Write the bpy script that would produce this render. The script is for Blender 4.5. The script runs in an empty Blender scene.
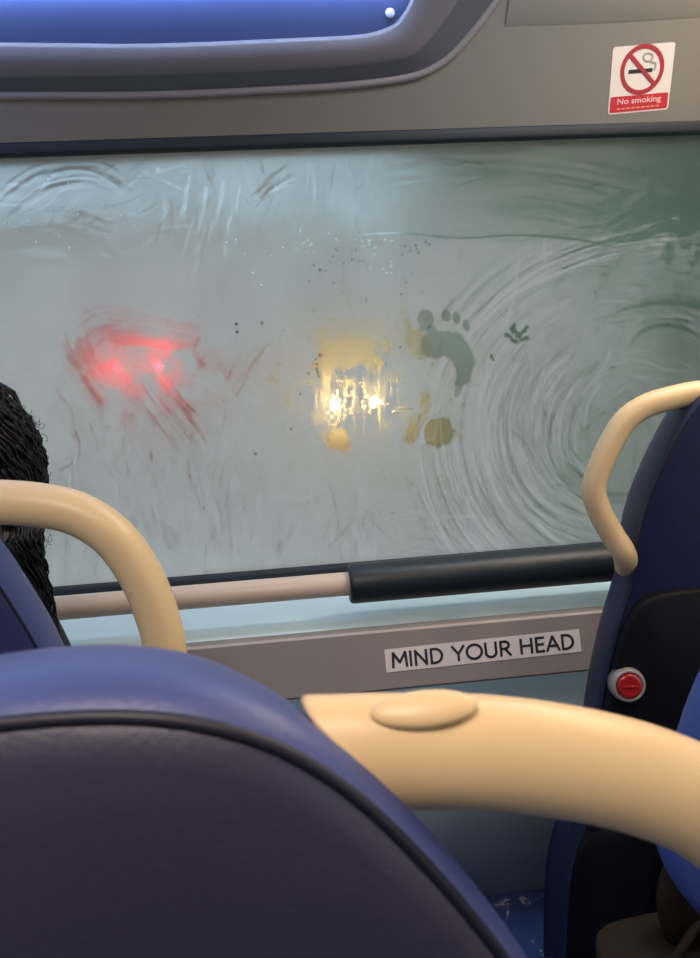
import bpy, bmesh, math, random
import numpy as np
from mathutils import Vector, Matrix
random.seed(7); rng = np.random.default_rng(7)
C = bpy.context.scene.collection
PI = math.pi

# ------------------------------------------------------------------ camera
F_PX = 800.0
YAW, PITCH, ROLL = math.radians(5.4), math.radians(12.0), math.radians(3.0)
EYE = Vector((0, 0, 1.35))
FW = Vector((math.sin(YAW)*math.cos(PITCH), math.cos(YAW)*math.cos(PITCH), -math.sin(PITCH)))
R0 = Vector((math.cos(YAW), -math.sin(YAW), 0))
U0 = R0.cross(FW)
RT = math.cos(ROLL)*R0 - math.sin(ROLL)*U0
UP = math.sin(ROLL)*R0 + math.cos(ROLL)*U0
cd = bpy.data.cameras.new('camera')
cam = bpy.data.objects.new('camera', cd); C.objects.link(cam)
cd.sensor_fit = 'VERTICAL'; cd.sensor_height = 36; cd.lens = F_PX*36/958
cam.matrix_world = Matrix(((RT.x, UP.x, -FW.x, EYE.x), (RT.y, UP.y, -FW.y, EYE.y), (RT.z, UP.z, -FW.z, EYE.z), (0, 0, 0, 1)))
cd.clip_start = 0.02
cd.dof.use_dof = True; cd.dof.focus_distance = 1.75; cd.dof.aperture_fstop = 12
bpy.context.scene.camera = cam

def ray(u, v):
    return FW + ((u-350)/F_PX)*RT - ((v-479)/F_PX)*UP
def hit(u, v, p0, n):
    d = ray(u, v); t = (Vector(p0)-EYE).dot(Vector(n))/d.dot(Vector(n))
    return EYE + d*t
def aty(u, v, y):
    return hit(u, v, (0, y, 0), (0, 1, 0))
def atz(u, v, z):
    return hit(u, v, (0, 0, z), (0, 0, 1))

# ------------------------------------------------------------------ materials
def nodes(m):
    m.use_nodes = True
    return m.node_tree.nodes, m.node_tree.links
def mat(name, col, rough=0.5, var=0.0, scale=20, bump=0.0, bscale=200, metal=0.0, emit=None, estr=0, coat=0, spec=0.5, sheen=0):
    m = bpy.data.materials.new(name); n, l = nodes(m)
    b = n['Principled BSDF']
    b.inputs['Base Color'].default_value = (*col, 1); b.inputs['Roughness'].default_value = rough
    b.inputs['Metallic'].default_value = metal; b.inputs['Specular IOR Level'].default_value = spec
    b.inputs['Coat Weight'].default_value = coat; b.inputs['Sheen Weight'].default_value = sheen
    if emit:
        b.inputs['Emission Color'].default_value = (*emit, 1); b.inputs['Emission Strength'].default_value = estr
    tc = n.new('ShaderNodeTexCoord')
    if var:
        t = n.new('ShaderNodeTexNoise'); t.inputs['Scale'].default_value = scale; t.inputs['Detail'].default_value = 4
        l.new(tc.outputs['Object'], t.inputs['Vector'])
        mx = n.new('ShaderNodeMix'); mx.data_type = 'RGBA'
        mx.inputs[6].default_value = (*[c*(1-var) for c in col], 1); mx.inputs[7].default_value = (*[min(1, c*(1+var)) for c in col], 1)
        l.new(t.outputs['Fac'], mx.inputs[0]); l.new(mx.outputs[2], b.inputs['Base Color'])
    if bump:
        t = n.new('ShaderNodeTexNoise'); t.inputs['Scale'].default_value = bscale; t.inputs['Detail'].default_value = 3
        l.new(tc.outputs['Object'], t.inputs['Vector'])
        bp = n.new('ShaderNodeBump'); bp.inputs['Strength'].default_value = bump; bp.inputs['Distance'].default_value = 0.002
        l.new(t.outputs['Fac'], bp.inputs['Height']); l.new(bp.outputs['Normal'], b.inputs['Normal'])
    return m
M = {}
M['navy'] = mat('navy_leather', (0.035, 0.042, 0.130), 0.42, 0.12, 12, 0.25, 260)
M['navy_shaded_back'] = mat('navy_leather_shaded_back', (0.036, 0.033, 0.068), 0.45, 0.12, 12, 0.2, 260)  # same leather, shade of the rear face put into the colour
M['navy_lit_side'] = mat('navy_leather_lit_side', (0.054, 0.074, 0.215), 0.42, 0.12, 12, 0.2, 260)  # same leather, lighter: light on top and sides painted in
M['navy_shaded_edge'] = mat('navy_leather_shaded_edge', (0.020, 0.026, 0.060), 0.45, 0.12, 12, 0.2, 260)  # sides of the right seat, shade mixed into the colour
M['navy_shaded'] = mat('navy_leather_shaded', (0.011, 0.013, 0.055), 0.5, 0.1, 12, 0.2, 260)  # navy leather darkened for the shade the right seat stands in
M['piping'] = mat('dark_piping', (0.008, 0.008, 0.022), 0.5)
M['shell'] = mat('black_seat_shell', (0.006, 0.006, 0.010), 0.6, 0.1, 10, spec=0.2)  # black plastic, darkened further where little light reaches
M['bright_blue'] = mat('bright_blue_vinyl', (0.045, 0.078, 0.27), 0.45, 0.08, 10, 0.15, 250)
M['cream'] = mat('cream_handle', (0.75, 0.54, 0.29), 0.38, 0.05, 15, 0.05, 300)
M['cream_rail'] = mat('cream_rail', (0.68, 0.53, 0.40), 0.35, 0.05, 15)
M['foam'] = mat('black_foam', (0.012, 0.020, 0.026), 0.42, 0.15, 20, 0.2, 150)
M['gasket'] = mat('rubber_gasket', (0.010, 0.016, 0.026), 0.6)
M['cove'] = mat('grey_cove_plastic', (0.20, 0.185, 0.165), 0.55, 0.06, 3, 0.15, 400)
M['cove_lip'] = mat('lip_plastic', (0.15, 0.14, 0.165), 0.5, 0.05, 8)
M['cove_step_shaded'] = mat('step_shaded_plastic', (0.085, 0.09, 0.115), 0.55, 0.05, 8)  # downward-facing step, its shade put into the colour
M['edge'] = mat('edge_highlight_plastic', (0.24, 0.22, 0.23), 0.4)  # lit edge line painted as a paler colour
M['beam'] = mat('taupe_beam', (0.27, 0.235, 0.215), 0.55, 0.06, 5, 0.1, 300)
M['beam_edge'] = mat('beam_edge', (0.42, 0.36, 0.32), 0.5)
M['sill'] = mat('pale_sill', (0.62, 0.78, 0.82), 0.4, 0.08, 6)
M['panel'] = mat('teal_grey_panel', (0.55, 0.65, 0.67), 0.5, 0.06, 5)
M['white'] = mat('sticker_white', (0.74, 0.66, 0.62), 0.5)
M['ink'] = mat('ink_black', (0.02, 0.02, 0.03), 0.5)
M['ink_grey'] = mat('ink_grey', (0.33, 0.33, 0.28), 0.5)
M['red'] = mat('sign_red', (0.36, 0.028, 0.035), 0.5)
M['banner'] = mat('banner_red', (0.50, 0.025, 0.04), 0.5)
M['pink'] = mat('banner_white', (0.85, 0.55, 0.55), 0.5)
M['goldtxt'] = mat('banner_small_line', (0.72, 0.30, 0.20), 0.5)
M['button_red'] = mat('button_red', (0.36, 0.012, 0.012), 0.25, coat=0.5)
M['button_ring'] = mat('button_ring', (0.34, 0.31, 0.29), 0.3, metal=0.2)
M['blue_panel'] = mat('blue_panel', (0.058, 0.082, 0.20), 0.35, 0.05, 6)
M['screw'] = mat('screw', (0.45, 0.5, 0.7), 0.4)
M['led'] = mat('led_strip', (0.8, 0.85, 1), 0.5, emit=(0.50, 0.66, 1.0), estr=40)
M['bag'] = mat('brown_fabric', (0.024, 0.016, 0.010), 0.85, 0.2, 25, 0.3, 80, spec=0.15)
M['hair'] = mat('black_hair', (0.004, 0.0035, 0.0035), 0.45, 0.2, 60, spec=0.35)
M['skin'] = mat('skin', (0.36, 0.21, 0.15), 0.5, 0.08, 25)
M['coat'] = mat('dark_coat', (0.02, 0.02, 0.023), 0.85, 0.2, 30, 0.3, 120)
M['lip'] = mat('lips', (0.35, 0.12, 0.11), 0.5)
M['eye'] = mat('eye', (0.03, 0.02, 0.02), 0.2)
M['wall'] = mat('grey_wall', (0.30, 0.29, 0.28), 0.6, 0.05, 4)
M['ceil'] = mat('pale_ceiling', (0.42, 0.41, 0.41), 0.6, 0.05, 4)
M['metal'] = mat('dark_metal', (0.06, 0.06, 0.065), 0.4, metal=0.6)
M['road'] = mat('wet_road', (0.07, 0.075, 0.075), 0.5, 0.2, 1)
M['grass'] = mat('verge_grass', (0.12, 0.20, 0.13), 0.9, 0.3, 3)
M['leaf'] = mat('leaf_green', (0.19, 0.285, 0.215), 0.7, 0.5, 6)
M['leaf_dark'] = mat('leaf_dark_green', (0.045, 0.065, 0.05), 0.8, 0.4, 2)
M['bark'] = mat('bark', (0.06, 0.045, 0.035), 0.9)
M['carred'] = mat('silver_car_paint', (0.30, 0.31, 0.33), 0.3)
M['carwhite'] = mat('dark_car_paint', (0.10, 0.11, 0.13), 0.3)
M['carglass'] = mat('car_glass', (0.02, 0.025, 0.03), 0.1)
M['tyre'] = mat('tyre', (0.015, 0.015, 0.015), 0.8)
M['tail'] = mat('tail_lamp', (0.5, 0.02, 0.03), 0.3, emit=(1.0, 0.005, 0.012), estr=500)
M['head'] = mat('head_lamp', (0.9, 0.8, 0.5), 0.3, emit=(1.0, 0.60, 0.20), estr=700)

# blue speckled vinyl floor with pale irregular flecks
def floor_mat():
    m = bpy.data.materials.new('blue_flecked_floor'); n, l = nodes(m); b = n['Principled BSDF']
    tc = n.new('ShaderNodeTexCoord')
    v = n.new('ShaderNodeTexNoise'); v.inputs['Scale'].default_value = 26; v.inputs['Detail'].default_value = 3; v.inputs['Distortion'].default_value = 1.2
    l.new(tc.outputs['Object'], v.inputs['Vector'])
    r = n.new('ShaderNodeValToRGB'); e = r.color_ramp.elements
    e[0].position = 0.0; e[0].color = (0.02, 0.05, 0.17, 1); e[1].position = 0.60; e[1].color = (0.045, 0.10, 0.32, 1)
    k = e.new(0.655); k.color = (0.10, 0.16, 0.34, 1); k = e.new(0.69); k.color = (0.55, 0.60, 0.66, 1)
    l.new(v.outputs['Fac'], r.inputs['Fac']); l.new(r.outputs['Color'], b.inputs['Base Color'])
    b.inputs['Roughness'].default_value = 0.4
    return m
M['floor'] = floor_mat()

# ------------------------------------------------------------------ helpers
def obj(name, bm, m, parent=None, smooth=True):
    bmesh.ops.recalc_face_normals(bm, faces=bm.faces[:])
    me = bpy.data.meshes.new(name); bm.to_mesh(me); bm.free()
    for mm in (m if isinstance(m, (list, tuple)) else [m]): me.materials.append(M[mm])
    if smooth:
        for p in me.polygons: p.use_smooth = True
    o = bpy.data.objects.new(name, me); C.objects.link(o)
    if parent:
        o.parent = parent
        bpy.context.view_layer.update()
        o.matrix_parent_inverse = parent.matrix_world.inverted()
    return o
def thing(name, label, cat, loc=(0, 0, 0), group=None):
    o = bpy.data.objects.new(name, None); C.objects.link(o); o.location = loc; o.empty_display_size = 0.05
    o['label'] = label; o['category'] = cat
    if group: o['group'] = group
    bpy.context.view_layer.update()
    return o
def struct(name, bm, m, smooth=False, label=None, parent=None):
    o = obj(name, bm, m, parent, smooth)
    if not parent: o['kind'] = 'structure'
    if label: o['label'] = label; o['category'] = label.split('|')[1]; o['label'] = label.split('|')[0]
    return o
def add_box(bm, c, s, rot=None, bev=0.0, seg=2):
    t = bmesh.new(); bmesh.ops.create_cube(t, size=1)
    for v in t.verts: v.co = Vector((v.co.x*s[0], v.co.y*s[1], v.co.z*s[2]))
    if bev: bmesh.ops.bevel(t, geom=t.edges[:], offset=bev, segments=seg, profile=0.6, affect='EDGES')
    mt = Matrix.Translation(Vector(c)) @ (rot.to_4x4() if rot else Matrix.Identity(4))
    merge(bm, t, mt)
def merge(bm, t, mt=None, mi=None):
    vs = [bm.verts.new(mt @ v.co if mt else v.co) for v in t.verts]
    t.verts.index_update()
    for f in t.faces:
        try:
            nf = bm.faces.new([vs[v.index] for v in f.verts]); nf.smooth = True
            nf.material_index = f.material_index if mi is None else mi
        except ValueError: pass
    t.free()
def add_ell(bm, c, r, rot=None, u=24, w=16):
    t = bmesh.new(); bmesh.ops.create_uvsphere(t, u_segments=u, v_segments=w, radius=1)
    mt = Matrix.Translation(Vector(c)) @ (rot.to_4x4() if rot else Matrix.Identity(4)) @ Matrix.Diagonal((*r, 1))
    merge(bm, t, mt)
def catmull(pts, n=8, closed=False):
    P = [Vector(p) for p in pts]; out = []; N = len(P)
    for i in range(N if closed else N-1):
        a, b, c, d = (P[(i-1) % N], P[i], P[(i+1) % N], P[(i+2) % N]) if closed else (P[max(i-1, 0)], P[i], P[i+1], P[min(i+2, N-1)])
        for k in range(n):
            t = k/n
            out.append(0.5*((2*b)+(c-a)*t+(2*a-5*b+4*c-d)*t*t+(3*b-a-3*c+d)*t**3))
    if not closed: out.append(P[-1])
    return out
def add_tube(bm, pts, r, seg=20, closed=False, r2=None, ref=Vector((0, 1, 0)), skew=0.0, cap=True, bevel_end=0.0):
    """sweep an ellipse (r across ref-perpendicular, r2 along ref)"""
    N = len(pts); rings = []
    for i, p in enumerate(pts):
        a = pts[(i-1) % N] if closed else pts[max(i-1, 0)]; b = pts[(i+1) % N] if closed else pts[min(i+1, N-1)]
        t = (b-a).normalized(); nrm = ref - t*ref.dot(t)
        if nrm.length < 1e-4: nrm = Vector((1, 0, 0)) - t*t.x
        nrm.normalize(); bn = t.cross(nrm)
        rr = r[i] if isinstance(r, (list, tuple)) else r; q = rr if r2 is None else r2
        k = 0.0
        if skew: k = skew*max(0.0, 1-i/10.0)
        ring = []
        for j in range(seg):
            th = 2*PI*j/seg
            ring.append(bm.verts.new(p + nrm*math.cos(th)*q + bn*math.sin(th)*rr + t*(k*math.sin(th)*rr)))
        rings.append(ring)
    for i in range(N if closed else N-1):
        A, B = rings[i], rings[(i+1) % N]
        for j in range(seg):
            bm.faces.new([A[j], A[(j+1) % seg], B[(j+1) % seg], B[j]])
    if not closed and cap:
        for ring, sgn in ((rings[0], -1), (rings[-1], 1)):
            c = sum((v.co for v in ring), Vector())/seg
            inner = [bm.verts.new(c + (v.co-c)*0.86) for v in ring]
            i2 = 1 if sgn < 0 else -2
            tdir = (pts[0]-pts[1]).normalized() if sgn < 0 else (pts[-1]-pts[-2]).normalized()
            for v in inner: v.co += tdir*bevel_end
            for j in range(seg):
                bm.faces.new([ring[j], ring[(j+1) % seg], inner[(j+1) % seg], inner[j]])
            bm.faces.new(inner)
def strip(bm, A, B, mi=0):
    va = [bm.verts.new(p) for p in A]; vb = [bm.verts.new(p) for p in B]
    for i in range(len(A)-1):
        f = bm.faces.new([va[i], va[i+1], vb[i+1], vb[i]]); f.material_index = mi

# ------------------------------------------------------------------ place constants
YW = 1.75                     # inner face of the front window
YB = 1.85                     # outer face of the front
YF = 1.583                    # lower bulkhead
XL, XR = -1.20, 1.30
ZC = 2.10
ZT = aty(350, 146, YW).z      # window head
ZB = aty(350, 572, YW).z      # window foot
TC = math.radians(17.5)       # lean of the panel above the window
CN = Vector((0, math.cos(TC), math.sin(TC)))      # cove plane normal (away from viewer)
CP = Vector((0, YW-0.025, ZT+0.012))
def cove(u, v, off=0.0):
    return hit(u, v, CP - CN*off, CN)
print('ZT', ZT, 'ZB', ZB, 'floor y', atz(510, 893, 0).y)

# ------------------------------------------------------------------ room shell
def plane_box(x0, x1, y0, y1, z0, z1):
    bm = bmesh.new(); add_box(bm, ((x0+x1)/2, (y0+y1)/2, (z0+z1)/2), (x1-x0, y1-y0, z1-z0)); return bm
struct('floor', plane_box(XL, XR, -1.5, YB+0.03, -0.06, 0), 'floor')
struct('ceiling', plane_box(XL, XR, -1.5, YB+0.1, ZC, ZC+0.05), 'ceil')
SWB, SWT, SY0, SY1 = 0.75, 1.72, -1.35, 1.45
def side_wall(name, x0, x1):
    bm = bmesh.new()
    for y0, y1, z0, z1 in ((-1.5, YB+0.1, -0.06, SWB), (-1.5, YB+0.1, SWT, ZC+0.05), (-1.5, SY0, SWB, SWT), (SY1, YB+0.1, SWB, SWT)):
        add_box(bm, ((x0+x1)/2, (y0+y1)/2, (z0+z1)/2), (x1-x0, y1-y0, z1-z0))
    struct(name, bm, 'wall')
side_wall('wall_left', XL-0.05, XL); side_wall('wall_right', XR, XR+0.05)
struct('wall_back', plane_box(XL, XR, -1.55, -1.5, -0.06, ZC+0.05), 'wall')
struct('wall_front', plane_box(XL, XR, YF, YF+0.04, 0, ZB-0.05), 'panel')
# leaning panel above the window (closed wedge)
bm = bmesh.new()
zt2 = ZC
y_at = lambda z: CP.y - (z-CP.z)*math.tan(TC)
prof = [(CP.y, CP.z), (y_at(zt2), zt2), (YB+0.08, zt2), (YB+0.08, CP.z)]
L = [bm.verts.new((XL, y, z)) for y, z in prof]; Rr = [bm.verts.new((XR, y, z)) for y, z in prof]
bm.faces.new(L); bm.faces.new(Rr[::-1])
for i in range(4): bm.faces.new([L[i], L[(i+1) % 4], Rr[(i+1) % 4], Rr[i]])
struct('trim_1', bm, 'cove')
# raised upper lining panel, right of the lamp surround
bm = bmesh.new()
lo = [cove(505, 27, 0), cove(600, 24, 0), cove(700, 18, 0), cove(800, 12, 0)]
hi = [cove(520, -70, 0), cove(600, -75, 0), cove(700, -80, 0), cove(800, -85, 0)]
lo2 = [p - CN*0.004 + Vector((0, 0, 0.006)) for p in lo]; hi2 = [p - CN*0.010 for p in hi]
strip(bm, lo, lo2); strip(bm, lo2, hi2); strip(bm, hi2, hi)
bmesh.ops.remove_doubles(bm, verts=bm.verts[:], dist=1e-5)
struct('trim_2', bm, 'cove', True)
# window gaskets
bm = bmesh.new(); add_box(bm, ((XL+XR)/2, YW-0.012, ZT+0.011), (XR-XL, 0.035, 0.025), bev=0.006)
struct('trim_3', bm, 'gasket', True)
bm = bmesh.new(); add_box(bm, ((XL+XR)/2, YW-0.006, ZB-0.002), (XR-XL, 0.03, 0.050), bev=0.006)
struct('trim_4', bm, 'gasket', True)
# pale sill ledge
beam_top = aty(400, 630, 1.44)
ZS = ZB-0.016
pT = atz(400, 630.5, ZS-0.012)
bm = bmesh.new()
prof = [(YB-0.03, ZS), (pT.y, ZS-0.012), (pT.y, ZS-0.03), (YB-0.03, ZS-0.03)]
L = [bm.verts.new((XL, y, z)) for y, z in prof]; Rr = [bm.verts.new((XR, y, z)) for y, z in prof]
bm.faces.new(L); bm.faces.new(Rr[::-1])
for i in range(4): bm.faces.new([L[i], L[(i+1) % 4], Rr[(i+1) % 4], Rr[i]])
struct('trim_5', bm, 'sill')
# sloping taupe beam
BT = math.radians(-16)
BN = Vector((0, math.cos(BT), math.sin(BT)))
BP = Vector((0, pT.y-0.002, ZS-0.010))
def beam(u, v, off=0.0): return hit(u, v, BP - BN*off, BN)
bb = beam(484, 681.5); bb.x = 0
dn = (bb-BP).normalized(); BL = (bb-BP).length; inw = BN
def bpt(sv, d): q = BP + dn*sv + inw*d; return (q.y, q.z)
bm = bmesh.new()
prof = [(BP.y+0.03, BP.z+0.000), (BP.y+0.005, BP.z+0.0015), bpt(0.002, 0), bpt(BL-0.004, 0), bpt(BL, 0.004), (bb.y+0.09, bb.z-0.002), (BP.y+0.06, BP.z-0.02)]
L = [bm.verts.new((XL, y, z)) for y, z in prof]; Rr = [bm.verts.new((XR, y, z)) for y, z in prof]
bm.faces.new(L); bm.faces.new(Rr[::-1])
for i in range(len(prof)):
    f = bm.faces.new([L[i], L[(i+1) % 7], Rr[(i+1) % 7], Rr[i]]); f.material_index = 1 if i == 1 else 0
struct('trim_6', bm, ['beam', 'beam_edge'])

# ------------------------------------------------------------------ misted window
def build_window():
    x0, x1 = XL+0.02, XR-0.02; z0, z1 = ZB-0.01, ZT+0.01
    st = 0.0022
    nx, nz = int((x1-x0)/st)+1, int((z1-z0)/st)+1
    X, Z = np.meshgrid(np.linspace(x0, x1, nx), np.linspace(z0, z1, nz))
    P = np.stack([X-EYE.x, np.full_like(X, YW)-EYE.y, Z-EYE.z], -1)
    d = P@np.array(FW); U = 350+F_PX*(P@np.array(RT))/d; V = 479-F_PX*(P@np.array(UP))/d   # drawing frame on the pane
    thin = np.zeros_like(U); clear = np.zeros_like(U)
    def smooth_noise(sc, seed):
        r = np.random.default_rng(seed); gw, gh = int(2600/sc)+4, int(1600/sc)+4
        g = r.random((gh, gw)); gx = (U+900)/sc; gy = (V+400)/sc
        gx = np.clip(gx, 0, gw-2.01); gy = np.clip(gy, 0, gh-2.01)
        ix, iy = gx.astype(int), gy.astype(int); fx, fy = gx-ix, gy-iy
        fx = fx*fx*(3-2*fx); fy = fy*fy*(3-2*fy)
        return (g[iy, ix]*(1-fx)+g[iy, ix+1]*fx)*(1-fy)+(g[iy+1, ix]*(1-fx)+g[iy+1, ix+1]*fx)*fy
    MOD = np.clip(0.15+1.0*smooth_noise(9, 901)+0.8*smooth_noise(4, 902), 0.1, 1.7)
    def dist(pts, pad):
        """distance to a polyline, returned with its window"""
        pts = np.array(pts, float)
        umin, vmin = pts.min(0)-pad; umax, vmax = pts.max(0)+pad
        m = (U > umin) & (U < umax) & (V > vmin) & (V < vmax)
        if not m.any(): return None, None, None
        u, v = U[m], V[m]; best = np.full(u.shape, 1e9); tt = np.zeros_like(u)
        n = len(pts)-1
        for i in range(n):
            a, b = pts[i], pts[i+1]; ab = b-a; L2 = max((ab**2).sum(), 1e-6)
            t = np.clip(((u-a[0])*ab[0]+(v-a[1])*ab[1])/L2, 0, 1)
            dd = np.hypot(u-a[0]-t*ab[0], v-a[1]-t*ab[1])
            k = dd < best; best[k] = dd[k]; tt[k] = (i+t[k])/n
        return m, best, tt
    def line(F, pts, w, amp, taper=True, soft=0.8):
        m, dd, tt = dist(pts, w*3+2)
        if m is None: return
        g = np.exp(-(dd/w)**2)
        if taper: g = g*np.clip(np.minimum(tt, 1-tt)*6, 0, 1)
        if F is thin: g = g*MOD[m]
        F[m] += amp*g
    def sm(pts, n=6):
        return [(p.x, p.y) for p in catmull([(a, b, 0) for a, b in pts], n)]
    def bundle(F, pts, width, n, amp, w=(0.8, 2.0), jit=0.15, seed=0):
        r = np.random.default_rng(seed)
        pp = np.array(sm(pts)); tg = np.gradient(pp, axis=0); nn = np.stack([-tg[:, 1], tg[:, 0]], -1); nn /= np.linalg.norm(nn, axis=1)[:, None]+1e-9
        for k in range(n):
            off = (r.random()-0.5)*width
            a, b = sorted(r.random(2)); 
            if b-a < 0.3: a, b = max(0, a-0.25), min(1, b+0.25)
            i0, i1 = int(a*(len(pp)-1)), max(int(a*(len(pp)-1))+2, int(b*(len(pp)-1)))
            wob = np.sin(np.linspace(0, 3, len(pp))+r.random()*6)*width*jit*0.3
            q = (pp+nn*(off+wob)[:, None])[i0:i1+1]
            if len(q) < 2: continue
            line(F, q, r.uniform(*w), amp*r.uniform(-0.45, 1.0))
    def blob(F, c, r, amp, ang=0, p=2, rag=0.0, seed=0):
        a = math.radians(ang); du, dv = U-c[0], V-c[1]
        x = du*math.cos(a)+dv*math.sin(a); y = -du*math.sin(a)+dv*math.cos(a)
        q = (np.abs(x/r[0])**p+np.abs(y/r[1])**p)**(1/p)
        if rag: q = q*(1+rag*(smooth_noise(9, seed)-0.5)+rag*0.6*(smooth_noise(4, seed+1)-0.5))
        F += amp*np.clip((1.12-q)/0.24, 0, 1)
    # fine scratchy wiping texture over the whole pane
    for k in range(1500):
        r = np.random.default_rng(5000+k); x, y = r.uniform(-60, 740), r.uniform(150, 585)
        if x > 440 and y > 260: a_ = math.atan2(y-430, x-622)+PI/2
        elif x > 380: a_ = r.normal()*0.18+0.05
        elif y < 280 and x < 150: a_ = r.normal()*0.5-0.3
        elif x < 240 and y < 420: a_ = r.normal()*0.5+(1.9 if y < 330 else 0.9)
        else: a_ = PI/2+r.normal()*0.35
        L_ = r.uniform(12, 60); c_ = r.normal()*0.010; pts = []
        for i in range(6):
            pts.append((x, y)); x += math.cos(a_)*L_/5; y += math.sin(a_)*L_/5; a_ += c_*L_/5
        line(thin, pts, r.uniform(0.6, 1.3), r.uniform(-0.17, 0.17))
    # broad unevenness of the mist
    thin += 0.14*(smooth_noise(150, 1)-0.5)+0.10*(smooth_noise(60, 2)-0.5)+0.07*(smooth_noise(14, 3)-0.5)+0.06*(smooth_noise(5, 4)-0.5)
    # right: thinner, wiped in wide concentric arcs
    rx = np.clip((U-400)/300, 0, 1); thin += 0.36*rx*rx*(3-2*rx)
    ty = np.clip((248-V-8*(smooth_noise(40, 7)-0.5))/(55-40*np.clip((U-300)/140, 0, 1)), 0, 1); thin += (0.30-0.08*np.clip((U-330)/150, 0, 1))*ty*ty*(3-2*ty)
    for k in range(230):
        r = np.random.default_rng(100+k); R = r.uniform(40, 215); cx, cy = 622+r.normal()*7, 430+r.normal()*8
        a0 = r.uniform(95, 220); a1 = a0+r.uniform(40, 110)
        pts = [(cx+R*1.0*math.cos(math.radians(a)), cy-R*0.98*math.sin(math.radians(a))) for a in np.linspace(a0, min(a1, 275), 14)]
        line(thin, pts, r.uniform(0.7, 1.6), r.uniform(-0.17, 0.15))
    for k in range(60):
        r = np.random.default_rng(300+k); t = r.random()
        pts = sm([(430+40*t, 385-70*t), (500+20*t, 310-40*t), (590, 262-22*t+r.normal()*4), (720, 232-10*t+r.normal()*8)])
        line(thin, pts, r.uniform(0.7, 1.7), r.uniform(-0.19, 0.15))
    for k in range(16):
        r = np.random.default_rng(400+k); R = r.uniform(25, 75)
        pts = [(668+R*1.2*math.cos(math.radians(a)), 345-R*0.7*math.sin(math.radians(a))) for a in np.linspace(r.uniform(0, 60), r.uniform(120, 190), 10)]
        line(thin, pts, r.uniform(1.2, 3.0), r.uniform(-0.1, 0.16))
    # upper right: horizontal sweeps and the long dark line
    bundle(thin, [(395, 172), (470, 160), (560, 165), (655, 185)], 26, 22, 0.34, seed=1)
    bundle(thin, [(385, 190), (470, 180), (560, 186), (640, 205)], 40, 26, 0.20, seed=2)
    bundle(thin, [(470, 205), (540, 208), (600, 215), (645, 180)], 34, 22, 0.22, seed=3)
    bundle(thin, [(570, 300), (600, 250), (640, 215), (700, 200)], 60, 30, 0.16, seed=4)
    line(thin, sm([(352, 236), (400, 233), (460, 238), (520, 235), (580, 240), (618, 248)]), 1.1, 0.62); line(clear, sm([(352, 236), (400, 233), (460, 238), (520, 235), (580, 240), (618, 248)]), 0.9, 0.42)
    line(clear, sm([(425, 160), (445, 158), (470, 162), (486, 164)]), 1.6, 0.35)
    line(clear, sm([(440, 162), (455, 165), (470, 160)]), 1.2, 0.35)
    for a, b, c in (((455, 187), (475, 180), (492, 176)), ((588, 192), (596, 184), (612, 182)), ((640, 165), (648, 178), (651, 180))):
        line(clear, sm([a, b, c]), 1.3, 0.35)
    line(thin, sm([(545, 236), (544, 255), (549, 272)]), 1.2, -0.5)
    line(thin, sm([(519, 250), (515, 290), (505, 330)]), 1.0, -0.45)
    # mottled top right corner
    mot = np.clip((0.55*smooth_noise(8, 30)+0.45*smooth_noise(4, 31)-0.5)*5, -0.6, 1)*np.clip((U-635)/35, 0, 1)*np.clip((285-V)/45, 0, 1)*np.clip((V-150)/20, 0, 1)
    thin += 0.25*mot+0.12*np.clip((U-640)/40, 0, 1)
    blob(thin, (690, 190), (45, 60), 0.10, rag=0.6, seed=34)
    # top left swirls
    bundle(thin, [(0, 210), (40, 180), (90, 172), (130, 196)], 30, 26, -0.30, seed=5)
    bundle(thin, [(-20, 195), (30, 196), (60, 175), (110, 172)], 34, 20, 0.22, seed=6)
    bundle(thin, [(-10, 255), (40, 248), (85, 256), (130, 290)], 36, 22, -0.32, w=(1.5, 3.5), seed=7)
    bundle(thin, [(110, 240), (60, 225), (0, 230)], 40, 24, -0.25, seed=8)
    bundle(thin, [(252, 205), (268, 188), (292, 172)], 18, 16, -0.40, seed=9)
    for a, b in (((188, 182), (178, 222)), ((206, 186), (196, 236)), ((224, 178), (212, 230)), ((200, 240), (185, 300)), ((166, 200), (160, 225)), ((230, 215), (222, 260))):
        line(thin, sm([a, ((a[0]+b[0])/2+2, (a[1]+b[1])/2), b]), 2.2, 0.26)
    bundle(thin, [(212, 220), (200, 270), (190, 330)], 60, 34, 0.18, seed=10)
    # vertical trickles in the middle
    bundle(thin, [(300, 190), (330, 300), (345, 470)], 150, 40, 0.09, w=(1, 3), seed=11)
    bundle(thin, [(392, 240), (400, 320), (405, 450)], 20, 10, 0.22, seed=12)
    bundle(thin, [(180, 420), (200, 500), (215, 570)], 120, 40, 0.06, w=(1, 3), seed=13)
    bundle(thin, [(80, 400), (90, 480), (120, 560)], 90, 30, 0.05, w=(1, 3), seed=14)
    # rubbed streaks in front of the tail lights
    bundle(thin, [(66, 330), (80, 368), (108, 408)], 34, 34, 0.34, seed=15)
    bundle(thin, [(70, 355), (100, 326), (150, 336), (200, 346)], 36, 40, 0.36, seed=16)
    line(thin, sm([(112, 338), (135, 342), (165, 346), (195, 345)]), 3.0, 0.60)
    line(thin, sm([(132, 343), (150, 341), (182, 346)]), 3.0, 0.50)
    line(thin, sm([(76, 372), (84, 345), (104, 330), (122, 332)]), 7.0, 0.26)
    line(thin, sm([(84, 352), (90, 385), (104, 408)]), 5.0, 0.22)
    line(thin, sm([(200, 336), (194, 352), (206, 368)]), 2.2, 0.55)
    line(thin, sm([(208, 350), (196, 372), (188, 392)]), 3.0, 0.25)
    bundle(thin, [(140, 372), (165, 408), (196, 452)], 34, 26, 0.42, seed=17)
    bundle(thin, [(150, 362), (180, 400), (210, 430)], 18, 12, 0.40, seed=18)
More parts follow.
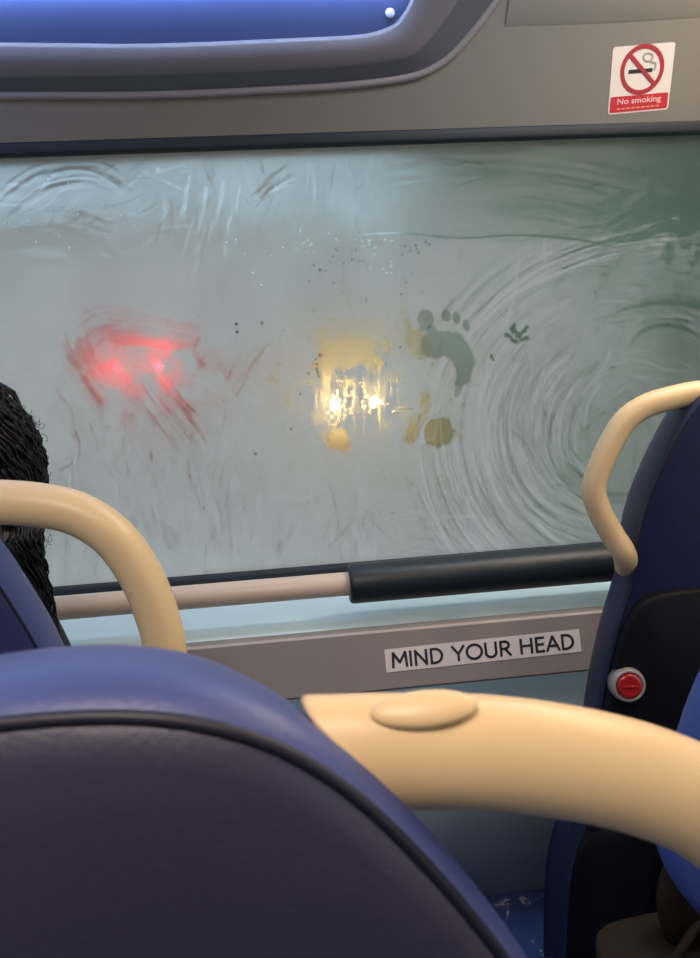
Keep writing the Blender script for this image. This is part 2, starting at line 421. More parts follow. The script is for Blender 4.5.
    bundle(thin, [(272, 340), (252, 368), (232, 396)], 34, 22, 0.30, seed=19)
    blob(thin, (120, 336), (14, 8), 0.30, -10, rag=0.8, seed=40)
    blob(thin, (106, 350), (26, 16), 0.16, 0, rag=1.0, seed=42)
    blob(thin, (165, 385), (60, 40), 0.05, 30, rag=1.0, seed=44)
    blob(thin, (132, 358), (74, 44), 0.05, 0, rag=1.2, seed=144)
    red = np.exp(-(((U-138)/80)**2+((V-365)/58)**2)); thin += red*0.26*np.clip((smooth_noise(13, 150)-0.52)*3, -0.6, 1)+red*0.14*(smooth_noise(5, 151)-0.5)
    blob(clear, (117, 367), (4.6, 3.2), 0.22, rag=0.2, seed=46); blob(clear, (158.5, 366.5), (4.6, 3.8), 0.22, -15, rag=0.3, seed=47)
    # wiped patches in front of the headlights
    blob(thin, (345, 332), (38, 12), 0.20, -4, rag=1.2, seed=50)
    blob(thin, (348, 355), (30, 15), 0.62, -5, rag=1.3, seed=52)
    blob(thin, (328, 371), (7, 11), 0.62, 0, rag=0.6, seed=54)
    blob(thin, (366, 356), (9, 12), 0.30, 0, rag=0.6, seed=55)
    blob(thin, (377, 366), (7, 8), 0.25, 0, rag=0.6, seed=56)
    blob(thin, (339, 438), (14, 11), 0.55, 0, rag=0.8, seed=57)
    blob(thin, (352, 396), (52, 38), -0.16, 0, rag=1.0, seed=58)
    for k in range(26):
        r = np.random.default_rng(600+k); x = r.uniform(312, 392); y = r.uniform(352, 395); h = r.uniform(14, 55)
        line(thin, [(x, y), (x+r.normal(), y+h)], r.uniform(0.7, 1.3), r.uniform(0.12, 0.42), False)
    for x, y0_, y1_ in ((317, 355, 380), (338, 372, 425), (345, 385, 418), (334, 395, 430), (364, 372, 412), (330, 408, 428)):
        y = y0_
        r = np.random.default_rng(int(x*7))
        while y < y1_:
            rr = r.uniform(0.9, 1.8); blob(clear, (x+r.normal()*1.3, y), (rr, rr*1.2), 0.95); y += r.uniform(2.5, 6)
    blob(clear, (334, 404), (4.2, 4.6), 1.0, rag=0.5, seed=60); blob(clear, (374.5, 401), (3.2, 5.0), 1.0, rag=0.5, seed=61)
    for k in range(46):
        r = np.random.default_rng(700+k); rr = r.uniform(0.8, 1.5)
        blob(clear, (355+r.normal()*24, 392+r.normal()*20), (rr, rr), 0.9)
    # bare footprint: big toe, three toes, ball and curving sole
    blob(clear, (426, 320), (8, 10.5), 0.62, 0, rag=0.35, seed=70)
    for c, r_ in (((446, 314.5), (5, 5.6)), ((456.5, 319), (4.2, 5.6)), ((466, 325.5), (4.0, 6))):
        blob(clear, c, r_, 0.62, -15, rag=0.4, seed=int(c[0]))
    foot = np.zeros_like(U)
    blob(foot, (436, 345), (15, 14), 1, 10, rag=0.35, seed=72); blob(foot, (452, 346), (18, 14), 1, 25, rag=0.3, seed=73)
    blob(foot, (463, 358), (11, 16), 1, -12, rag=0.3, seed=74); blob(foot, (464, 371), (8, 14), 0.9, 14, rag=0.3, seed=75)
    blob(foot, (459, 384), (4.2, 13), 0.7, 12, rag=0.4, seed=76); blob(foot, (432, 331), (5, 6), 0.8, -20)
    clear += 0.64*np.clip(foot, 0, 1)
    line(thin, [(443, 312), (456, 297)], 1.2, 0.5)
    # smear left of the big toe and the heel print
    blob(thin, (420, 345), (12, 15), 0.42, -25, rag=0.6, seed=78); line(thin, sm([(404, 312), (408, 325), (418, 338)]), 4, 0.3)
    blob(thin, (438, 431), (16, 15), 0.62, 0, p=2.1, rag=0.2, seed=80)
    line(thin, sm([(426, 395), (424, 410), (414, 424), (410, 440)]), 5.5, 0.60, False)
    blob(thin, (413, 434), (6, 9), 0.35, 15, rag=0.4, seed=81)
    line(thin, sm([(424, 444), (423, 430), (430, 419), (442, 417)]), 1.2, -0.7)
    # little rubbed mark right of the footprint, and specks
    for pts in ([(512, 328), (517, 333), (519, 336)], [(506, 335), (511, 337)], [(519, 336), (527, 327)], [(512, 340), (517, 342)], [(521, 340), (527, 338)], [(514, 325), (513, 332)]):
        line(clear, pts, 1.9, 1.1, False)
    for x, y in ((507, 335), (512, 329), (517, 336), (525, 331), (527, 338), (515, 341)): blob(clear, (x, y), (2, 2), 0.6)
    for k in range(70):
        r = np.random.default_rng(800+k)
        x, y = (r.uniform(300, 430), 238+abs(r.normal())*16) if k < 40 else (r.uniform(300, 420), r.uniform(225, 300))
        rr = r.uniform(0.8, 1.4); blob(clear, (x, y), (rr, rr), r.uniform(0.5, 1.0))
    for x, y in ((236, 324), (262, 323), (237, 332), (283, 330), (314, 265), (320, 270)): blob(clear, (x, y), (1.6, 1.6), 0.9)
    for a, b in (((90, 424), (94, 434)), ((104, 428), (110, 426)), ((76, 432), (80, 444)), ((60, 470), (72, 464)), ((150, 452), (152, 462))):
        line(thin, [a, b], 1.2, 0.30, False)
    # thick wet band along the head and the foot of the glass
    blob(thin, (170, 540), (12, 14), 0.10, 0, rag=0.8, seed=90)
    thin = np.clip(0.15+1.35*thin, 0, 1); clear = np.clip(clear, 0, 1)
    nv = nx*nz
    co = np.concatenate([np.stack([X, np.full_like(X, YW), Z], -1).reshape(-1, 3)])
    i = np.arange(nv).reshape(nz, nx)
    q = np.stack([i[:-1, :-1], i[:-1, 1:], i[1:, 1:], i[1:, :-1]], -1).reshape(-1, 4)
    back = np.array([[x0, YW+0.008, z0], [x1, YW+0.008, z0], [x1, YW+0.008, z1], [x0, YW+0.008, z1]])
    co = np.concatenate([co, back]); b = nv
    c0, c1, c2, c3 = i[0, 0], i[0, -1], i[-1, -1], i[-1, 0]
    faces = q.tolist()+[[b+1, b, b+3, b+2], i[0, :].tolist()[::-1]+[b, b+1], i[-1, :].tolist()+[b+2, b+3], i[:, 0].tolist()+[b+3, b], i[:, -1].tolist()[::-1]+[b+1, b+2]]
    me = bpy.data.meshes.new('window_1'); me.from_pydata(co.tolist(), [], faces); me.update()
    for nm, A in (('film_thin', thin), ('film_clear', clear)):
        a = me.attributes.new(nm, 'FLOAT', 'POINT'); a.data.foreach_set('value', np.concatenate([A.reshape(-1), np.zeros(4)]).astype(np.float32))
    me.materials.append(film_mat()); me.materials.append(pane_mat())
    mi = np.zeros(len(faces), dtype=np.int32); mi[len(q):] = 1
    me.polygons.foreach_set('material_index', mi)
    o = bpy.data.objects.new('window_1', me); C.objects.link(o); o['kind'] = 'structure'
    o['label'] = 'misted front window streaked with finger smears and a bare footprint'
    o['category'] = 'window'
    return o
IOR = 1.15
def film_mat():
    m = bpy.data.materials.new('misted_glass'); n, l = nodes(m); n.clear()
    out = n.new('ShaderNodeOutputMaterial')
    at = n.new('ShaderNodeAttribute'); at.attribute_name = 'film_thin'
    ac = n.new('ShaderNodeAttribute'); ac.attribute_name = 'film_clear'
    tr = n.new('ShaderNodeBsdfTranslucent'); tr.inputs['Color'].default_value = (0.93, 0.93, 0.93, 1)
    df = n.new('ShaderNodeBsdfDiffuse'); df.inputs['Color'].default_value = (0.80, 0.81, 0.82, 1)
    wide = n.new('ShaderNodeBsdfRefraction'); wide.inputs['Color'].default_value = (0.80, 0.84, 0.82, 1); wide.inputs['Roughness'].default_value = 0.88; wide.inputs['IOR'].default_value = IOR
    mid = n.new('ShaderNodeBsdfRefraction'); mid.inputs['Color'].default_value = (0.80, 0.84, 0.82, 1); mid.inputs['Roughness'].default_value = 0.42; mid.inputs['IOR'].default_value = IOR
    sharp = n.new('ShaderNodeBsdfRefraction'); sharp.inputs['Color'].default_value = (0.80, 0.84, 0.82, 1); sharp.inputs['Roughness'].default_value = 0.16; sharp.inputs['IOR'].default_value = IOR
    def mix(f, a, b):
        x = n.new('ShaderNodeMixShader')
        if isinstance(f, float): x.inputs[0].default_value = f
        else: l.new(f, x.inputs[0])
        l.new(a.outputs[0], x.inputs[1]); l.new(b.outputs[0], x.inputs[2]); return x
    fog = mix(0.08, tr, df)
    thinf = mix(0.35, wide, mid)
    a = mix(at.outputs['Fac'], fog, thinf)
    a = mix(0.012, a, sharp)
    clearm = mix(0.5, mid, sharp)
    a = mix(ac.outputs['Fac'], a, clearm)
    gl = n.new('ShaderNodeBsdfGlossy'); gl.inputs['Roughness'].default_value = 0.35
    a = mix(0.03, a, gl)
    l.new(a.outputs[0], out.inputs['Surface'])
    return m
def pane_mat():
    m = bpy.data.materials.new('clear_pane'); n, l = nodes(m); n.clear()
    out = n.new('ShaderNodeOutputMaterial'); t = n.new('ShaderNodeBsdfTransparent'); t.inputs['Color'].default_value = (0.97, 0.985, 0.98, 1)
    g = n.new('ShaderNodeBsdfGlossy'); g.inputs['Roughness'].default_value = 0.02
    x = n.new('ShaderNodeMixShader'); x.inputs[0].default_value = 0.04
    l.new(t.outputs[0], x.inputs[1]); l.new(g.outputs[0], x.inputs[2]); l.new(x.outputs[0], out.inputs['Surface'])
    return m
build_window()
def side_pane(name, x):
    bm = bmesh.new(); add_box(bm, (x, (SY0+SY1)/2, (SWB+SWT)/2), (0.008, SY1-SY0, SWT-SWB))
    M['pane'] = M.get('pane') or pane_mat()
    struct(name, bm, 'pane')
side_pane('window_2', XL-0.025); side_pane('window_3', XR+0.025)

# beads of water on the mist
bm = bmesh.new()
drops = [(255, 196), (262, 190), (270, 182), (275, 186), (248, 200), (285, 172), (242, 232), (236, 240), (245, 254), (253, 273), (261, 285), (271, 256), (283, 248), (226, 243), (288, 188), (296, 205), (280, 205),
         (50, 176), (46, 180), (68, 183), (106, 204), (98, 198), (30, 214), (78, 214), (60, 222), (8, 222), (36, 242), (120, 215), (88, 176), (16, 232), (28, 222), (72, 208)]
for u, v in drops:
    p = aty(u, v, YW-0.0008); s = random.uniform(0.0014, 0.0028)
    add_ell(bm, p, (s, s*0.5, s*1.15), u=10, w=8)
for k in range(50):
    u, v = random.uniform(0, 130), random.uniform(165, 250); p = aty(u, v, YW-0.0006); s = random.uniform(0.0007, 0.0014)
    add_ell(bm, p, (s, s*0.5, s*1.15), u=8, w=6)
M['drop'] = mat('water_bead_glint', (0.85, 0.9, 0.92), 0.08, spec=0.9)  # opaque white colour stands in for the glint
o = obj('water_beads', bm, 'drop'); o['kind'] = 'stuff'; o['label'] = 'tiny water beads with glints painted white on the upper left of the misted window'; o['category'] = 'water'

# ------------------------------------------------------------------ lamp surround, top left
lp = thing('ceiling_lamp', 'blue lit panel in rounded grey surround above the left of the window', 'lamp', cove(150, 40, 0))
def mir(pts):           # right half given; extend to the mirrored left end
    return pts
edge_px = [(-260, 100), (-150, 99), (0, 97.5), (150, 97), (300, 90.5), (350, 87), (393, 82), (423, 75), (449, 60), (475, 32), (499, 0), (520, -32), (540, -66)]
drk_px = [(-260, 78), (-150, 77), (0, 75), (150, 73), (300, 67), (345, 64), (374, 61), (408, 55), (426, 41), (444, 18), (456, 0), (474, -32), (490, -66)]
blue_px = [(-260, 48), (-150, 47), (0, 45), (150, 46), (300, 40), (345, 38), (371, 35), (393, 27), (404, 16), (410, 6), (414, -4), (424, -32), (434, -66)]
def loop(px, off, grow=0.0):
    ps = [cove(u, v, off) for u, v in px]
    ps = catmull(ps, 5)
    if grow:
        out = []
        for i, p in enumerate(ps):
            t = (ps[min(i+1, len(ps)-1)]-ps[max(i-1, 0)]).normalized(); nn = t.cross(CN).normalized(); out.append(p + nn*grow)
        ps = out
    return ps
bm = bmesh.new()
a0 = loop(edge_px, 0.0, 0.0); 
sgn = 1 if (loop(edge_px, 0, 0.01)[0]-a0[0]).z < 0 else -1
a0 = loop(edge_px, 0.0, 0.004*sgn); a1 = loop(edge_px, 0.008, 0.003*sgn); a2 = loop(edge_px, 0.010, -0.004*sgn); a3 = loop(edge_px, 0.004, -0.010*sgn)
strip(bm, a0, a1, 0); strip(bm, a1, a2, 0); strip(bm, a2, a3, 0)
bmesh.ops.remove_doubles(bm, verts=bm.verts[:], dist=1e-5)
obj('edge_trim', bm, 'edge', lp)['label'] = 'thin edge with a painted highlight'
bm = bmesh.new()
b0 = loop(drk_px, 0.020, 0.004*sgn); strip(bm, a3, b0)
obj('step', bm, 'cove_step_shaded', lp)['label'] = 'inner step with shade in its colour'
bm = bmesh.new()
b1 = loop(drk_px, 0.026, -0.003*sgn); c0 = loop(blue_px, 0.024, 0.004*sgn); c1 = loop(blue_px, 0.018, -0.002*sgn); c2 = loop(blue_px, 0.006, -0.004*sgn)
strip(bm, b0, b1); strip(bm, b1, c0); strip(bm, c0, c1); strip(bm, c1, c2)
bmesh.ops.remove_doubles(bm, verts=bm.verts[:], dist=1e-5)
obj('rim', bm, 'cove_lip', lp)['label'] = 'lavender grey raised rim'
bm = bmesh.new()
vs = [bm.verts.new(p) for p in c2] + [bm.verts.new(cove(-260, -66, 0.006))]
bm.faces.new(vs)
obj('lens', bm, 'blue_panel', lp, False)['label'] = 'glowing blue panel'
bm = bmesh.new(); add_ell(bm, cove(390, 13, 0.007), (0.009, 0.004, 0.009)); obj('screw', bm, 'screw', lp)
bm = bmesh.new()
pl, pr = cove(-240, -20, 0.022), cove(408, -20, 0.022)
add_box(bm, (pl+pr)/2, ((pr-pl).length, 0.012, 0.010)); obj('led_strip', bm, 'led', lp)

# ------------------------------------------------------------------ stickers
def frame_from(p_bl, p_br, p_tl, n):
    ex = (p_br-p_bl).normalized(); ey = (p_tl-p_bl); ey = (ey-ex*ey.dot(ex)).normalized()
    ez = ex.cross(ey)
    return ex, ey, ez
def local(o_, ex, ey, ez):
    return Matrix(((ex.x, ey.x, ez.x, o_.x), (ex.y, ey.y, ez.y, o_.y), (ex.z, ey.z, ez.z, o_.z), (0, 0, 0, 1)))
def flat(bm, poly, z0, z1):
    a = [bm.verts.new((x, y, z0)) for x, y in poly]; b = [bm.verts.new((x, y, z1)) for x, y in poly]
    bm.faces.new(b); bm.faces.new(a[::-1])
    for i in range(len(poly)): bm.faces.new([a[i], a[(i+1) % len(poly)], b[(i+1) % len(poly)], b[i]])
def rrect(x0, y0, x1, y1, r, k=5):
    out = []
    for cx, cy, a in ((x1-r, y1-r, 0), (x0+r, y1-r, 90), (x0+r, y0+r, 180), (x1-r, y0+r, 270)):
        for i in range(k+1):
            t = math.radians(a+90*i/k); out.append((cx+r*math.cos(t), cy+r*math.sin(t)))
    return out
def text_mesh(name, s, width, height, z, bold, mname, parent, mw, offx=0, offy=0, spacing=1.0):
    cu = bpy.data.curves.new(name, 'FONT'); cu.body = s; cu.size = 1; cu.align_x = 'CENTER'; cu.align_y = 'CENTER'; cu.offset = bold; cu.space_character = spacing
    cu.extrude = 0.004
    to = bpy.data.objects.new(name, cu); C.objects.link(to); bpy.context.view_layer.update()
    me = bpy.data.meshes.new_from_object(to.evaluated_get(bpy.context.evaluated_depsgraph_get()))
    C.objects.unlink(to); bpy.data.objects.remove(to)
    xs = [v.co.x for v in me.vertices]; ys = [v.co.y for v in me.vertices]
    sx = width/(max(xs)-min(xs)); sy = height/(max(ys)-min(ys)); cx = (max(xs)+min(xs))/2; cy = (max(ys)+min(ys))/2
    for v in me.vertices: v.co = Vector(((v.co.x-cx)*sx+offx, (v.co.y-cy)*sy+offy, z+v.co.z*0.02))
    me.materials.clear(); me.materials.append(M[mname])
    o = bpy.data.objects.new(name, me); C.objects.link(o); o.parent = parent
    return o
def obj_local(name, bm, mname, parent, smooth=False):
    o = obj(name, bm, mname, None, smooth); o.parent = parent; return o

tl, tr_, br, bl = cove(614, 46, .0012), cove(675.5, 43, .0012), cove(668, 109.5, .0012), cove(607, 115, .0012)
ex, ey, ez = frame_from(bl, br, tl, CN)
w = ((tr_-tl).length+(br-bl).length)/2; h = ((tl-bl).length+(tr_-br).length)/2
cen = (tl+tr_+br+bl)/4
ns = thing('no_smoking_sign', 'white and red no smoking sticker on the grey panel above the window', 'sign')
ns.matrix_world = local(cen, ex, ey, ez)
bm = bmesh.new(); flat(bm, rrect(-w/2, -h/2, w/2, h/2, 0.006), -0.001, 0.0); obj_local('backing', bm, 'white', ns)
bm = bmesh.new()
rc = (0.0, h*0.14); ro, ri = w*0.355, w*0.29
N = 48
rings = []
for rr in (ro, ri):
    for zz in (0.0003, 0.0010): rings.append([bm.verts.new((rc[0]+rr*math.cos(2*PI*i/N), rc[1]+rr*math.sin(2*PI*i/N), zz)) for i in range(N)])
for A, B in ((rings[0], rings[1]), (rings[1], rings[3]), (rings[3], rings[2])):
    for i in range(N): bm.faces.new([A[i], A[(i+1) % N], B[(i+1) % N], B[i]])
a = math.radians(-45); dx, dy = math.cos(a), math.sin(a); hw = w*0.030; L_ = ri*1.02
flat(bm, [(rc[0]-dx*L_-dy*hw, rc[1]-dy*L_+dx*hw), (rc[0]-dx*L_+dy*hw, rc[1]-dy*L_-dx*hw), (rc[0]+dx*L_+dy*hw, rc[1]+dy*L_-dx*hw), (rc[0]+dx*L_-dy*hw, rc[1]+dy*L_+dx*hw)], 0.0010, 0.0016)
obj_local('roundel', bm, 'red', ns)
bm = bmesh.new(); flat(bm, rrect(rc[0]-w*0.22, rc[1]-w*0.045, rc[0]+w*0.17, rc[1]+w*0.010, 0.001), 0.0002, 0.0008); obj_local('cigarette', bm, 'ink', ns)
bm = bmesh.new()
sm_ = catmull([(rc[0]+w*0.20, rc[1]-w*0.02, .0006), (rc[0]+w*0.21, rc[1]+w*0.07, .0006), (rc[0]+w*0.13, rc[1]+w*0.10, .0006), (rc[0]+w*0.15, rc[1]+w*0.18, .0006), (rc[0]+w*0.07, rc[1]+w*0.22, .0006), (rc[0]+w*0.0, rc[1]+w*0.19, .0006), (rc[0]+w*0.03, rc[1]+w*0.12, .0006), (rc[0]+w*0.11, rc[1]+w*0.11, .0006)], 6)
add_tube(bm, sm_, w*0.016, 8, ref=Vector((0, 0, 1)), r2=0.0004); obj_local('smoke', bm, 'ink_grey', ns)
bm = bmesh.new(); flat(bm, rrect(-w*0.475, -h*0.475, w*0.475, -h*0.235, 0.003), 0.0001, 0.0006); bn = obj_local('banner', bm, 'banner', ns); bn['label'] = 'red banner'
text_mesh('lettering', 'No smoking', w*0.72, h*0.115, 0.0010, 0.01, 'pink', ns, None, 0, -h*0.325)
bm = bmesh.new()
for i in range(9): flat(bm, rrect(-w*0.36+i*w*0.08, -h*0.435, -w*0.36+i*w*0.08+w*0.06, -h*0.415, 0.0005), 0.0006, 0.0009)
obj_local('small_print', bm, 'goldtxt', ns)

tl, tr_, br, bl = beam(383.5, 650.5, .0012), beam(578.5, 628.5, .0012), beam(582, 651.5, .0012), beam(387.5, 672.5, .0012)
ex, ey, ez = frame_from(bl, br, tl, BN)
w = ((tr_-tl).length+(br-bl).length)/2; h = ((tl-bl).length+(tr_-br).length)/2
mh = thing('warning_sign', 'white strip sticker reading MIND YOUR HEAD on the taupe beam', 'sign')
mh.matrix_world = local((tl+tr_+br+bl)/4, ex, ey, ez)
bm = bmesh.new(); flat(bm, rrect(-w/2, -h/2, w/2, h/2, 0.001), -0.001, 0.0); obj_local('backing', bm, 'white', mh)
LET = {  # strokes of a humanist capital alphabet, cap height 1
 'M': (0.92, [[(0.05, 0), (0.10, 1), (0.46, 0.32), (0.82, 1), (0.87, 0)]]), 'I': (0.2, [[(0.1, 0), (0.1, 1)]]),
 'N': (0.84, [[(0.1, 0), (0.1, 1), (0.74, 0), (0.74, 1)]]), 'D': (0.82, [[(0.1, 0), (0.1, 1), (0.3, 1)] + [(0.3+0.44*math.sin(t*PI/10), 0.5+0.5*math.cos(t*PI/10)) for t in range(1, 10)] + [(0.3, 0), (0.1, 0)]]),
 'Y': (0.74, [[(0.03, 1), (0.37, 0.46), (0.71, 1)], [(0.37, 0.46), (0.37, 0)]]), 'O': (1.0, [[(0.5+0.45*math.cos(t*PI/16), 0.5+0.51*math.sin(t*PI/16)) for t in range(33)]]),
 'U': (0.82, [[(0.1, 1), (0.1, 0.34)] + [(0.41-0.31*math.cos(t*PI/8), 0.30-0.31*math.sin(t*PI/8)) for t in range(9)] + [(0.72, 0.34), (0.72, 1)]]),
 'R': (0.70, [[(0.1, 0), (0.1, 1), (0.34, 1)] + [(0.34+0.25*math.sin(t*PI/8), 0.74+0.26*math.cos(t*PI/8)) for t in range(1, 8)] + [(0.34, 0.48), (0.1, 0.48)], [(0.34, 0.48), (0.66, 0)]]),
 'H': (0.84, [[(0.1, 0), (0.1, 1)], [(0.74, 0), (0.74, 1)], [(0.1, 0.52), (0.74, 0.52)]]), 'E': (0.60, [[(0.54, 1), (0.1, 1), (0.1, 0), (0.54, 0)], [(0.1, 0.52), (0.5, 0.52)]]),
 'A': (0.82, [[(0.04, 0), (0.41, 1), (0.78, 0)], [(0.16, 0.32), (0.66, 0.32)]]), ' ': (0.34, [])}
def stroke_text(bm, txt, width, height, wt, z):
    tot = sum(LET[c][0]+0.10 for c in txt)-0.10; kx, ky = width/tot, height; x = -width/2; zz = z
    for c in txt:
        for st in LET[c][1]:
            Q = [Vector((x+a_*kx, (b_-0.5)*ky)) for a_, b_ in st]
            for p_, q_ in zip(Q[:-1], Q[1:]):
                d_ = (q_-p_).normalized(); nn = Vector((-d_.y, d_.x))*wt/2; e_ = d_*wt*0.42; zz += 1e-6
                flat(bm, [tuple(p_-e_-nn), tuple(q_+e_-nn), tuple(q_+e_+nn), tuple(p_-e_+nn)], z-0.0004, zz)
        x += (LET[c][0]+0.10)*kx
bm = bmesh.new(); stroke_text(bm, 'MIND YOUR HEAD', w*0.935, h*0.60, h*0.112, 0.0006); obj_local('lettering', bm, 'ink', mh)

# ------------------------------------------------------------------ grab rail with foam sleeve
YR = 1.50
pA, pB = aty(-200, 625, YR), aty(345, 584, YR)
dirr = Vector((1, 0, 0)); zr = pB.z; 
rail = thing('grab_rail', 'cream horizontal grab rail with black foam sleeve below the misted window', 'rail', (0, YR, zr))
x0r, x1r = XL, XR
rad = 11.8/F_PX*(Vector((pB.x, YR, zr))-EYE).dot(FW)
bm = bmesh.new(); add_tube(bm, [Vector((x0r, YR, zr)), Vector((0, YR, zr)), Vector((x1r, YR, zr))], rad, 24); obj('pole', bm, 'cream_rail', rail)
f0 = aty(349, 587, YR).x
bm = bmesh.new()
r2_ = 20.0/F_PX*(Vector((0.3, YR, zr))-EYE).dot(FW)
xs = [f0, f0+0.003, f0+0.008] + [f0+0.008+(1.05-f0)*i/20 for i in range(1, 21)]
add_tube(bm, [Vector((x, YR, zr)) for x in xs], [r2_*0.9, r2_*0.98, r2_]+[r2_]*20, 32); obj('foam_sleeve', bm, 'foam', rail)['label'] = 'black foam sleeve'
for x in (XL+0.06, XR-0.06):
    bm = bmesh.new(); add_tube(bm, [Vector((x, YR, zr)), Vector((x, YR+0.1, zr-0.02)), Vector((x, YB-0.02, zr-0.03))], 0.012, 12); obj('bracket', bm, 'metal', rail)

# ------------------------------------------------------------------ seats
REC = math.radians(7)
def outline_from(px, y0, z0, xc, zbot, rec=REC, n=6):
    """one side of the backrest, read on its reclined plane, mirrored about xc"""
    nrm = Vector((0, math.cos(rec), math.sin(rec)))
    pts = [hit(u, v, (0, y0, z0), nrm) for u, v in px]
    pts = [(p.x, p.z) for p in pts]
    return pts
def resample(P, n):
    P = np.array(P); s = np.concatenate([[0], np.cumsum(np.linalg.norm(np.diff(np.vstack([P, P[:1]]), axis=0), axis=1))])
    Q = np.vstack([P, P[:1]]); t = np.linspace(0, s[-1], n, endpoint=False)
    return np.stack([np.interp(t, s, Q[:, 0]), np.interp(t, s, Q[:, 1])], -1)
class Seat:
    def __init__(s, half, y0, z0, xc, rec=REC, n=160, bottom_round=0.06):
        """half: (x,z) from the top centre down one side"""
        h = [(p.x, p.y) for p in catmull([(a, b, 0) for a, b in half], 6)]
        other = [(2*xc-x, z) for x, z in h[::-1]]
        P = resample(h+other, n)
        for _ in range(2): P = (np.roll(P, 1, 0)+2*P+np.roll(P, -1, 0))/4
        s.P, s.y0, s.z0, s.rec, s.xc = P, y0, z0, rec, xc
        s.c = np.array([xc, (P[:, 1].max()+P[:, 1].min())/2])
        tg = np.roll(P, -1, 0)-np.roll(P, 1, 0); nn = np.stack([tg[:, 1], -tg[:, 0]], -1); nn /= np.linalg.norm(nn, axis=1)[:, None]
        if ((P-s.c)*nn).sum() < 0: nn = -nn
        s.nn = nn
    def ring(s, off, dy, sc=1.0, tx=0.0):
        Q = s.c+(s.P-s.c)*sc+s.nn*off
        if tx: Q = np.stack([s.c[0]+(Q[:, 0]-s.c[0])*(1-tx), Q[:, 1]], -1)
        return [Vector((x, s.y0+(s.z0-z)*math.tan(s.rec)+dy, z)) for x, z in Q]
    def loft(s, rings, mis, cap0=True, cap1=True):
        bm = bmesh.new(); R = [[bm.verts.new(p) for p in r] for r in rings]; n = len(R[0])
        for k in range(len(R)-1):
            for i in range(n):
                f = bm.faces.new([R[k][i], R[k][(i+1) % n], R[k+1][(i+1) % n], R[k+1][i]]); f.material_index = mis[k]
        if cap0: bm.faces.new(R[0][::-1]).material_index = mis[0]
        if cap1: bm.faces.new(R[-1]).material_index = mis[-1]
        return bm
def make_seat(name, label, half, y0, z0, xc, thick, bulge, mats, group=None, rec=REC, base=True, pip=0.0035, zc=0.45, width=0.44, cdep=0.44, tx=0.0, dome=0.016):
    t = thing(name, label, 'seat', (xc, y0+thick+0.2, 0), group)
    s = Seat(half, y0, z0, xc, rec)
    back = [s.ring(0, -dome*math.sqrt(max(0, 1-k**2.6)), k) for k in (0.02, 0.2, 0.4, 0.6, 0.75, 0.87, 0.95, 0.985)]+[s.ring(0, 0, 1)]
    obj('back_panel', s.loft(back, [0]*8, True, False), mats[0], t)
    b = bulge
    side = [s.ring(-0.0005, 0.0005), s.ring(b*0.45, thick*0.08), s.ring(b*0.8, thick*0.22), s.ring(b, thick*0.45, 1, tx*0.4), s.ring(b*0.9, thick*0.7, 1, tx*0.7), s.ring(b*0.55, thick*0.9, 1, tx), s.ring(0, thick, 1, tx), s.ring(-0.02, thick*1.08, 1, tx),
            s.ring(-0.02, thick*1.12, 0.8), s.ring(-0.02, thick*1.14, 0.4), s.ring(-0.02, thick*1.15, 0.05)]
    obj('backrest', s.loft(side, [0]*10, False, True), mats[1], t)
    if pip:
        bm = bmesh.new(); add_tube(bm, s.ring(0.0, -0.001), pip, 8, closed=True); obj('piping', bm, 'piping', t)['label'] = 'dark piping'
    yb = y0+(z0-zc)*math.tan(rec)+thick
    bm = bmesh.new(); add_box(bm, (xc, yb+cdep/2-0.02, zc-0.045), (width, cdep, 0.09), bev=0.03, seg=4); obj('seat_cushion', bm, mats[1], t)
    bm = bmesh.new(); add_box(bm, (xc, yb+0.14, zc-0.11), (width*0.8, cdep*0.75, 0.05), bev=0.008); add_box(bm, (xc, yb+0.12, (zc-0.13)/2), (0.10, min(0.22, cdep*0.6), zc-0.13), bev=0.01)
    add_box(bm, (xc, yb+0.12, 0.012), (0.24, min(0.32, cdep*0.75), 0.024), bev=0.006)
    add_box(bm, (xc, yb-thick*0.35, zc-0.02), (width*0.7, 0.03, 0.3), bev=0.008)
    obj('pedestal', bm, 'metal', t)
    return t, s
def on(px, y0, z0, rec=REC):
    n = Vector((0, math.cos(rec), math.sin(rec))); return [(lambda p: (p.x, p.z))(hit(u, v, (0, y0, z0), n)) for u, v in px]

# near seat, lower left
Y1 = 0.315
z1 = aty(80, 716, Y1).z
px = [(100, 715), (180, 719), (250, 735), (300, 757), (360, 799), (420, 858), (480, 928), (530, 1000), (570, 1100)]
pts = on(px, Y1, z1)
xc1 = on([(20, 715)], Y1, z1)[0][0]
half = [(xc1, pts[0][1]+0.001)] + pts + [(pts[-1][0]+0.012, 0.70), (pts[-1][0]+0.008, 0.52), (xc1+0.15, 0.46), (xc1, 0.455)]
seat1, s1 = make_seat('bus_seat', 'large navy leather seat back filling the lower left foreground', half, Y1, z1, xc1, 0.070, 0.010, ['navy_shaded_back', 'navy_lit_side'], 'forward facing bus seats', width=0.5, tx=0.16, dome=0.035)

